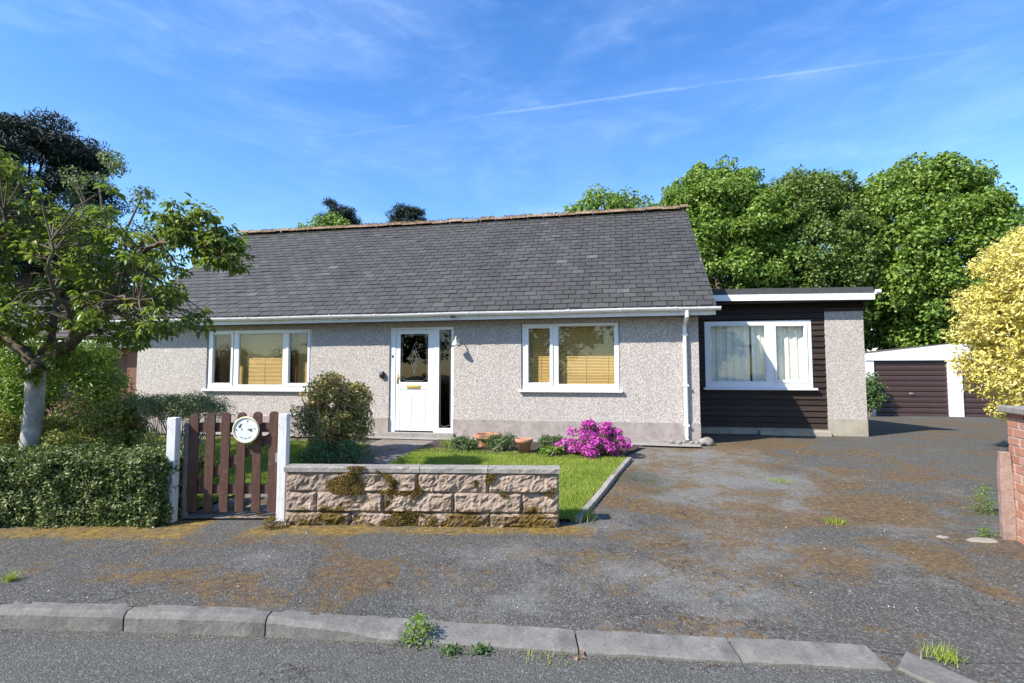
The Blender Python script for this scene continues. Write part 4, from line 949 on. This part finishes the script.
# azalea
z0 = gz(1.23, 8.25); AZ = empty('azalea_bush', (1.25, 8.35, z0), 0, label='magenta flowering azalea bush at the lawn corner', cat='azalea')
d = sph(64); d[:, 2] = np.abs(d[:, 2]); cen = d * np.array([.50, .33, .42]) * RNG.uniform(.62, 1.12, (64, 1)); cen[:, 2] += .08
cen2 = cen.copy()
C, Nn = lobes_cloud(cen, RNG.uniform(.045, .12, 64), [75] * 64, inner=.6, up=.4); k = C[:, 2] > .03
leaves('blossom', C[k], Nn[k], .04, .85, M['magenta'], AZ)
C, Nn = lobes_cloud(cen * .93, RNG.uniform(.08, .15, 64), [60] * 64, inner=.3, up=.4); k = C[:, 2] > .02
leaves('foliage', C[k], Nn[k], .03, .45, M['lowgreen'], AZ)
m = MB(); stems(m, (0, 0, 0), 16, .36, .4, .007); m.build('stems', M['twig'], AZ)

# hedge
HX0, HX1, HY0, HY1, HZ = -7.5, -3.28, 5.03, 5.66, .71
HG = empty('hedge', ((HX0 + HX1) / 2, (HY0 + HY1) / 2, .08), 0, label='clipped dark green ivy-like hedge left of the gate', cat='hedge')
def hedge_pts(n):
    A = [((HX1 - HX0) * HZ, 0), ((HX1 - HX0) * (HY1 - HY0), 1), ((HY1 - HY0) * HZ, 2)]; tot = sum(a for a, _ in A); out = []; nr = []
    for a, k in A:
        q = int(n * a / tot); x = RNG.uniform(HX0, HX1, q); y = RNG.uniform(HY0, HY1, q); z = RNG.uniform(.06, HZ, q)
        if k == 0: y[:] = HY0; N_ = [0, -1, .25]
        elif k == 1: z[:] = HZ; N_ = [0, 0, 1]
        else: x[:] = HX1; N_ = [1, 0, .2]
        out.append(np.column_stack([x, y, z])); nr.append(np.tile(N_, (q, 1)))
    P = np.concatenate(out); Nn = np.concatenate(nr).astype(float)
    dd = np.array([.09 * mnoise.noise(Vector(p) * 3.1) + .07 * mnoise.noise(Vector(p) * 8) for p in P])
    P = P + unit(Nn) * (dd[:, None] + RNG.uniform(-.07, .02, (len(P), 1)))
    cx = np.clip((P[:, 0] - (HX1 - .1)) / .1, 0, 1); P[:, 2] -= .05 * cx * (P[:, 2] > .6); P[:, 1] += .04 * cx * (P[:, 1] < 5.1)
    return P, Nn
P, Nn = hedge_pts(74000); P = P - np.array([(HX0 + HX1) / 2, (HY0 + HY1) / 2, .08])
leaves('foliage', P, Nn, .036, .6, M['hedge'], HG, rnd=.95)
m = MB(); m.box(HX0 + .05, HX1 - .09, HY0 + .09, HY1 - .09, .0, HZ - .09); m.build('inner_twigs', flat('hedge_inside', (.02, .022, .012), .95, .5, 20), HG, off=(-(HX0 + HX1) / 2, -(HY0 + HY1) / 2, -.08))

# weeds & tufts
def tuft(x, y, n, h, spread, mat, label, cat='weed', wdt=.005, group=None, leafy=False):
    z = gz(x, y) if y > kerbY(x) + .1 else .0
    if leafy:
        P = RNG.normal(0, 1, (n, 3)) * [spread * .45, spread * .35, 0]; P[:, 2] = RNG.uniform(0, 1, n) * h * np.exp(-(P[:, 0] / spread) ** 2)
        return leaves('weed', P, np.tile([0, -.3, 1.], (n, 1)), .022, .5, mat, loc=(x, y, z), label=label, cat=cat, group=group)
    P = RNG.normal(0, 1, (n, 3)) * [spread * .35, spread * .35, 0]; a = RNG.random(n) * 6.28
    tip = P + np.column_stack([np.cos(a), np.sin(a), np.zeros(n)]) * (h * RNG.uniform(.2, .8, n))[:, None]; tip[:, 2] = h * RNG.uniform(.5, 1, n)
    dx = np.column_stack([np.sin(a), -np.cos(a), np.zeros(n)]) * wdt * .5; V = np.stack([P - dx, P + dx, tip], 1).reshape(-1, 3)
    return fast_mesh('grass_tuft', V, np.arange(3 * n).reshape(-1, 3), mat, loc=(x, y, z), label=label, cat=cat, group=group)
tuft(-.53, 3.1, 420, .16, .11, M['bright'], 'tall bright green weed clump growing at the sloping kerb end', leafy=True)
tuft(-.33, 2.99, 160, .04, .07, M['lowgreen'], 'low dark green weed in the kerb joint right of the tall clump', leafy=True)
tuft(-.17, 2.99, 150, .045, .05, M['lowgreen'], 'second low weed in the gutter, further from the tall clump', leafy=True)
tuft(3.05, 5.17, 170, .06, .14, M['grass'], 'small grass tuft in the middle of the driveway', 'grass tuft')
tuft(2.28, 2.92, 130, .07, .12, M['grass'], 'straggly grass tuft by the turned kerb stone', 'grass tuft')
tuft(4.72, 5.45, 500, .3, .13, M['bright'], 'leafy green weed growing beside the brick wall end', leafy=True)
tuft(4.1, 4.72, 120, .08, .08, M['bright'], 'small green weed at the foot of the brick wall', leafy=True)
tuft(-3.4, 3.72, 90, .08, .05, M['grass'], 'grass tuft behind the kerb at the left picture edge', 'grass tuft')
tuft(-2.2, 4.98, 300, .12, .09, M['mosstuft'], 'brownish weed clump at the left foot of the stone wall', leafy=True)
tuft(-1.05, 9.15, 260, .22, .2, M['grass'], 'upright grass clump left of the octagonal planter', 'grass tuft', .009)
tuft(.63, 5.35, 500, .12, .25, M['grass'], 'long grass clump at the lawn corner behind the wall end', 'grass tuft', .006)
tuft(3.35, 6.8, 160, .05, .22, M['grass'], 'sparse grass tuft in the upper part of the driveway', 'grass tuft')
tuft(.2, 2.99, 120, .035, .25, M['grass'], 'thin row of grass in the gutter below the flat kerb', 'grass tuft')
# dry litter in the gutter
n = 900; x = RNG.uniform(-3.2, 1.9, n); y = np.array([kerbY(q) for q in x]) - np.abs(RNG.normal(0, .035, n)) - .01
keep = np.array([mnoise.noise(Vector((q * 3, 0, 5))) > -.12 for q in x]); x, y = x[keep], y[keep]
leaves('leaf_litter', np.column_stack([x, y, RNG.uniform(.003, .012, len(x))]), np.tile([0, 0, 1.], (len(x), 1)), .011, .45, M['litter'], rnd=.3, kind='stuff', label='dry brown leaf litter lying along the kerb', cat='leaf litter')
rr = leaves('dry_leaf', np.array([[0, 0, .012], [.02, .01, .015], [-.015, .012, .01]]), np.tile([0, -.4, 1.], (3, 1)), .05, .6, M['litter'], rnd=.3, loc=(.36, 2.93, 0), label='curled orange-brown dead leaf against the flat kerb', cat='dead leaf')
# scattered chippings on the drive
n = 700; x = RNG.uniform(-3, 5, n); y = RNG.uniform(3.4, 9, n); z = np.array([gz(a, b) for a, b in zip(x, y)])
leaves('gravel_chippings', np.column_stack([x, y, z + .003]), np.tile([0, 0, 1.], (n, 1)), .014, .8, flat('chipping', (.4, .37, .35), .8, .3, 30), rnd=.2, kind='stuff', label='loose pale chippings scattered over the tarmac', cat='chippings')

# ------------------------------------------------------------------ left garden tree
TR = empty('garden_tree', (-5.82, 6.5, .18), 0, label='spreading garden tree with pale trunk behind the hedge at left', cat='tree')
T0 = np.array([-5.82, 6.5, .18])
m = MB()
tk = [(-5.82, 6.5, .1), (-5.81, 6.5, .3), (-5.79, 6.5, .8), (-5.77, 6.5, 1.2), (-5.76, 6.48, 1.45), (-5.74, 6.46, 1.6)]
m.tube([Vector(p) - Vector(T0) for p in tk], [.14, .112, .10, .094, .098, .094], 14); 
trunk = m.build('trunk', M['bark_pale'], TR, smooth=True)
limbs = [
 ([(-5.74, 6.46, 1.55), (-5.55, 6.42, 1.72), (-5.2, 6.35, 1.93), (-4.95, 6.3, 2.1), (-4.75, 6.3, 2.45), (-4.6, 6.3, 2.8), (-4.4, 6.3, 2.98)], .105, .04),
 ([(-4.62, 6.3, 2.7), (-4.35, 6.2, 2.95), (-4.1, 6.15, 3.03), (-3.75, 6.1, 3.02), (-3.45, 6.05, 2.92), (-3.3, 6.0, 2.8)], .04, .012),
 ([(-4.4, 6.3, 2.98), (-4.1, 6.4, 3.2), (-3.8, 6.4, 3.35)], .035, .012),
 ([(-5.76, 6.46, 1.6), (-5.95, 6.5, 1.8), (-6.2, 6.5, 2.0), (-6.35, 6.5, 2.35), (-6.3, 6.5, 2.8), (-6.4, 6.6, 3.3), (-6.3, 6.6, 3.8)], .09, .03),
 ([(-6.3, 6.5, 2.2), (-6.7, 6.4, 2.4), (-7.1, 6.3, 2.8), (-7.4, 6.3, 3.4)], .06, .02),
 ([(-5.74, 6.46, 1.6), (-5.7, 6.6, 1.95), (-5.72, 6.7, 2.4), (-5.6, 6.8, 2.9), (-5.5, 6.9, 3.4)], .07, .025),
 ([(-5.72, 6.7, 2.5), (-5.35, 7.0, 2.8), (-5.0, 7.2, 3.2), (-4.7, 7.3, 3.6)], .045, .015),
 ([(-6.3, 6.5, 2.9), (-5.95, 6.1, 3.1), (-5.6, 5.8, 3.3)], .035, .012),
 ([(-4.9, 6.3, 2.2), (-4.6, 6.0, 2.25), (-4.3, 5.8, 2.35), (-4.0, 5.7, 2.3)], .04, .012),
 ([(-5.2, 6.35, 1.93), (-5.0, 6.0, 2.2), (-4.9, 5.6, 2.5), (-4.8, 5.5, 2.9)], .045, .014),
 ([(-6.2, 6.5, 2.1), (-6.0, 6.0, 2.2), (-5.8, 5.6, 2.4), (-5.7, 5.4, 2.7)], .045, .014),
 ([(-5.72, 6.7, 2.4), (-5.9, 7.2, 2.6), (-6.2, 7.7, 2.9)], .045, .014),
]
nodes = []; m = MB()
for pts, r0, r1 in limbs:
    P = [Vector(p) for p in pts]; dense = []
    for a, b in zip(P[:-1], P[1:]):
        for k in range(4): dense.append(a.lerp(b, k / 4) + Vector((random.gauss(0, .012), random.gauss(0, .012), random.gauss(0, .012))))
    dense.append(P[-1]); L_ = len(dense)
    m.tube([p - Vector(T0) for p in dense], [(r0 + (r1 - r0) * i / (L_ - 1)) * (.8 if r0 < .1 else .9) for i in range(L_)], 8); nodes += [tuple(p) for p in dense[2:]]
nodes = np.array(nodes)
PM = [(-7.9, 4.6), (-6.3, 4.3), (-5.85, 3.8), (-5.3, 3.35), (-4.8, 3.5), (-4.45, 3.45), (-4.15, 3.5), (-4.0, 3.35), (-4.05, 2.75), (-3.85, 2.5), (-3.75, 2.1), (-4.3, 2.0), (-4.75, 1.85), (-5.1, 2.0), (-5.4, 2.15), (-6.2, 1.85), (-7.9, 1.8)]
PB = [(-4.1, 3.35), (-3.7, 3.5), (-3.35, 3.3), (-3.15, 2.95), (-3.2, 2.68), (-3.45, 2.75), (-3.8, 2.98)]
def inside(x, z, P):
    c = False; j = len(P) - 1
    for i in range(len(P)):
        if ((P[i][1] > z) != (P[j][1] > z)) and x < (P[j][0] - P[i][0]) * (z - P[i][1]) / (P[j][1] - P[i][1]) + P[i][0]: c = not c
        j = i
    return c
clus = []
while len(clus) < 830:
    y = 6.5 + random.gauss(0, .75)
    if not 5.2 < y < 8.0: continue
    x = random.uniform(-7.9, -3.6); z = random.uniform(1.8, 4.5); k = 6.5 / y
    # silhouettes narrow away from the middle depth, in real metres
    if inside(x * 1.0 + (y - 6.5) * .55, z, PM) and mnoise.noise(Vector((x * 2.6, y * 2.6, z * 2.6))) > .0: clus.append((x, y, z))
while len(clus) < 910:
    x = random.uniform(-4.1, -3.15); z = random.uniform(2.65, 3.5); y = random.gauss(6.15, .18)
    if inside(x, z, PB): clus.append((x, y, z))
clus += [(-5.35 + random.gauss(0, .07), 6.3 + random.gauss(0, .06), 1.72 + random.gauss(0, .1)) for _ in range(7)] + [(-5.6 + random.gauss(0, .05), 6.25, 1.5 + random.gauss(0, .06)) for _ in range(4)]
clus = np.array(clus); CC = []; DD = []
for c in clus:
    dd = np.linalg.norm(nodes - c, axis=1); nb = nodes[int(dd.argmin())]; a = Vector(nb); b = Vector(c)
    mid = a.lerp(b, .55) + Vector((random.gauss(0, .05), random.gauss(0, .05), .06))
    m.tube([a - Vector(T0), mid - Vector(T0), b - Vector(T0)], [.011, .007, .004], 4, cap=False)
    k = random.randint(16, 24); th = RNG.random(k) * 6.28; el = RNG.normal(-.1, .45, k)
    D_ = np.column_stack([np.cos(th) * np.cos(el), np.sin(th) * np.cos(el), np.sin(el)]); CC.append(c + D_ * RNG.uniform(.0, .085, (k, 1))); DD.append(D_)
m.build('branches', M['bark'], TR, smooth=True)
CC = np.concatenate(CC) - T0; DD = np.concatenate(DD); DD[:, 2] -= .45; n = len(CC)
Nn = unit(np.column_stack([DD[:, 0] * .5, DD[:, 1] * .5, np.ones(n)]) + RNG.normal(0, .3, (n, 3))); Ls = RNG.uniform(.06, .115, n)
V_, F_ = leafgeo(CC, DD, Nn, Ls, Ls * .5, .3); fast_mesh('crown', V_, F_, M['magnolia'], TR)

# ------------------------------------------------------------------ golden shrub at right
GS = empty('golden_shrub', (8.3, 7.9, .15), 0, label='large golden yellow shrub behind the brick wall at right', cat='shrub')
nl = 330; d = sph(nl); cen = d * np.array([1.35, 1.2, 1.7]) * RNG.uniform(.6, 1.0, (nl, 1)); cen[:, 2] += 2.05
cen[:, 0] *= 1 - .1 * np.clip((cen[:, 2] - 2.4), 0, 1)
low = cen[:, 2] < .9; cen[low, 0] *= .85
C, Nn = lobes_cloud(cen, RNG.uniform(.2, .38, nl), [240] * nl, squash=.55, inner=.62, up=.9); k = C[:, 2] > .1
leaves('foliage', C[k], Nn[k], .075, .4, M['gold'], GS, rnd=.55, droop=.3)
m = MB(); stems(m, (0, 0, 0), 26, .9, 2.9, .03); m.build('stems', M['bark'], GS)

# ------------------------------------------------------------------ background trees
def bigtree(name, base_, c, rad, nl, lr, per, leaf, mat, label, cat='tree', group='trees behind the houses', squash=.7, inner=.45, asp=.75, trunk_r=.3, spiky=0, low=0, rnd=.6):
    e = empty(name, base_, 0, label=label, cat=cat, group=group); b = np.array(base_); c = np.array(c) - b
    d = sph(nl); s = RNG.uniform(.55, 1.0, (nl, 1)) ** .6; cen = c + d * np.array(rad) * s
    if spiky: cen[:, 2] += spiky * RNG.uniform(0, 1, nl) * (d[:, 2] > .5)
    if low:
        q = sph(low); q[:, 2] *= .5; cc = np.array([c[0], c[1], (c[2] - rad[2]) * .6]) + q * np.array([rad[0] * .9, rad[1] * .8, rad[2] * .6]); cen = np.concatenate([cen, cc])
    k = len(cen); R = lr * RNG.uniform(.7, 1.3, k); C, Nn = lobes_cloud(cen, R, [per] * k, squash=squash, inner=inner, up=.55); ok = C[:, 2] > .05
    leaves('crown', C[ok], Nn[ok], leaf, asp, mat, e, rnd=rnd)
    m = MB(); m.tube([(0, 0, -.1), (0, 0, c[2] * .35), (.1, 0, c[2] * .7), (c[0] * .9, 0, c[2])], [trunk_r * 1.2, trunk_r, trunk_r * .8, trunk_r * .4], 10); m.build('trunk', M['bark'], e, smooth=True)
    m = MB()
    for i in RNG.choice(k, min(k, 34), replace=False):
        t = cen[i]; s0 = Vector((0, 0, max(.8, min(t[2] * .6, c[2])))); t = Vector(t); m.tube([s0, s0.lerp(t, .5) + Vector((0, 0, .3)), t], [trunk_r * .32, trunk_r * .18, .03], 5)
    m.build('limbs', M['bark'], e, smooth=True); return e
bigtree('sycamore_tree', (10.3, 26.5, 0), (10.3, 26.5, 6.9), (3.9, 3.4, 5.1), 480, .6, 230, .17, M['syc'], 'fresh green leafy tree standing directly right of the slate roof', low=30, inner=.5)
bigtree('oak_tree', (14.6, 25.8, 0), (14.6, 25.8, 6.4), (3.2, 2.6, 5.0), 420, .62, 230, .15, M['oak'], 'darker thin-leaved tree with a spiky top between two fresh green trees', low=30, spiky=.5, inner=.3)
bigtree('sycamore_tree', (19.4, 25, 0), (19.4, 25, 6.8), (3.45, 3.4, 4.95), 420, .68, 260, .17, M['syc'], 'big round-crowned green tree, rightmost and tallest behind the garage', low=45, inner=.5)
bigtree('sycamore_tree', (6.9, 37, 0), (6.9, 37, 10.0), (3.2, 3, 4.6), 60, 1.0, 180, .25, M['syc'], 'light green treetop showing just above the right half of the roof ridge')
bigtree('sycamore_tree', (-12.6, 36, 0), (-12.6, 36, 8.4), (2.2, 2.2, 4.3), 40, .8, 180, .22, M['syc'], 'bright green treetop mound in front of the pine above the roof ridge')
def pine(base_, c, rad, nl, lab, lr=.7, per=260, leaf=.3, mat=None):
    return bigtree('pine_tree', base_, c, rad, nl, lr, per, leaf, mat or M['pine'], lab, squash=.42, inner=.35, asp=.16, rnd=.9, trunk_r=.25)
pine((-20.3, 22, 0), (-20.3, 22, 9.0), (2.9, 2.6, 3.5), 110, 'tall dark pine rising behind the left-hand garden tree', lr=.8, per=420, leaf=.28)
pine((-13.4, 40, 0), (-13.4, 40, 10.9), (2.2, 1.8, 3.8), 70, 'dark pine top above the roof ridge, left one of two')
pine((-8.9, 45, 0), (-8.9, 45, 13.0), (1.5, 1.5, 3.0), 50, 'small dark rounded pine top above the middle of the roof ridge', per=380)
bigtree('birch_tree', (-16.0, 21, 0), (-16.0, 21, 6.2), (1.9, 1.6, 3.6), 80, .45, 130, .11, M['feather'], 'feathery pale green tree between the dark pine and the roof', spiky=.9, inner=.1)
bigtree('hedge_tree', (-24, 26, 0), (-24, 26, 3.5), (5, 2.5, 3.2), 70, 1.0, 200, .2, M['oak'], 'dark leafy trees low behind the neighbouring bungalow', low=0)
bigtree('hedge_tree', (29, 22, 0), (29, 22, 3.0), (5, 2.5, 3.2), 80, 1.0, 200, .2, M['oak'], 'low dark leafy tree behind the golden shrub', low=10)
bush('small_shrub', (12.15, 18.3), (.5, .5, .75), 2500, .1, M['lowgreen'], 'dark shrub in the gap between annexe and garage', 'shrub', nl=20, lr=.4)

# across the road, behind the viewer: what the windows mirror
bigtree('sycamore_tree', (-9, -17, 0), (-9, -17, 5.2), (4.2, 3, 4.0), 60, 1.1, 120, .3, M['syc'], 'leafy tree across the road left of the one opposite the gate', group='trees across the road')
bigtree('sycamore_tree', (1, -19, 0), (1, -19, 4.6), (4.6, 3, 3.6), 60, 1.1, 120, .3, M['syc'], 'leafy tree across the road opposite the front door', group='trees across the road')
bigtree('sycamore_tree', (12, -17, 0), (12, -17, 5.4), (4.4, 3, 4.2), 60, 1.1, 120, .3, M['syc'], 'leafy tree across the road opposite the driveway', group='trees across the road')
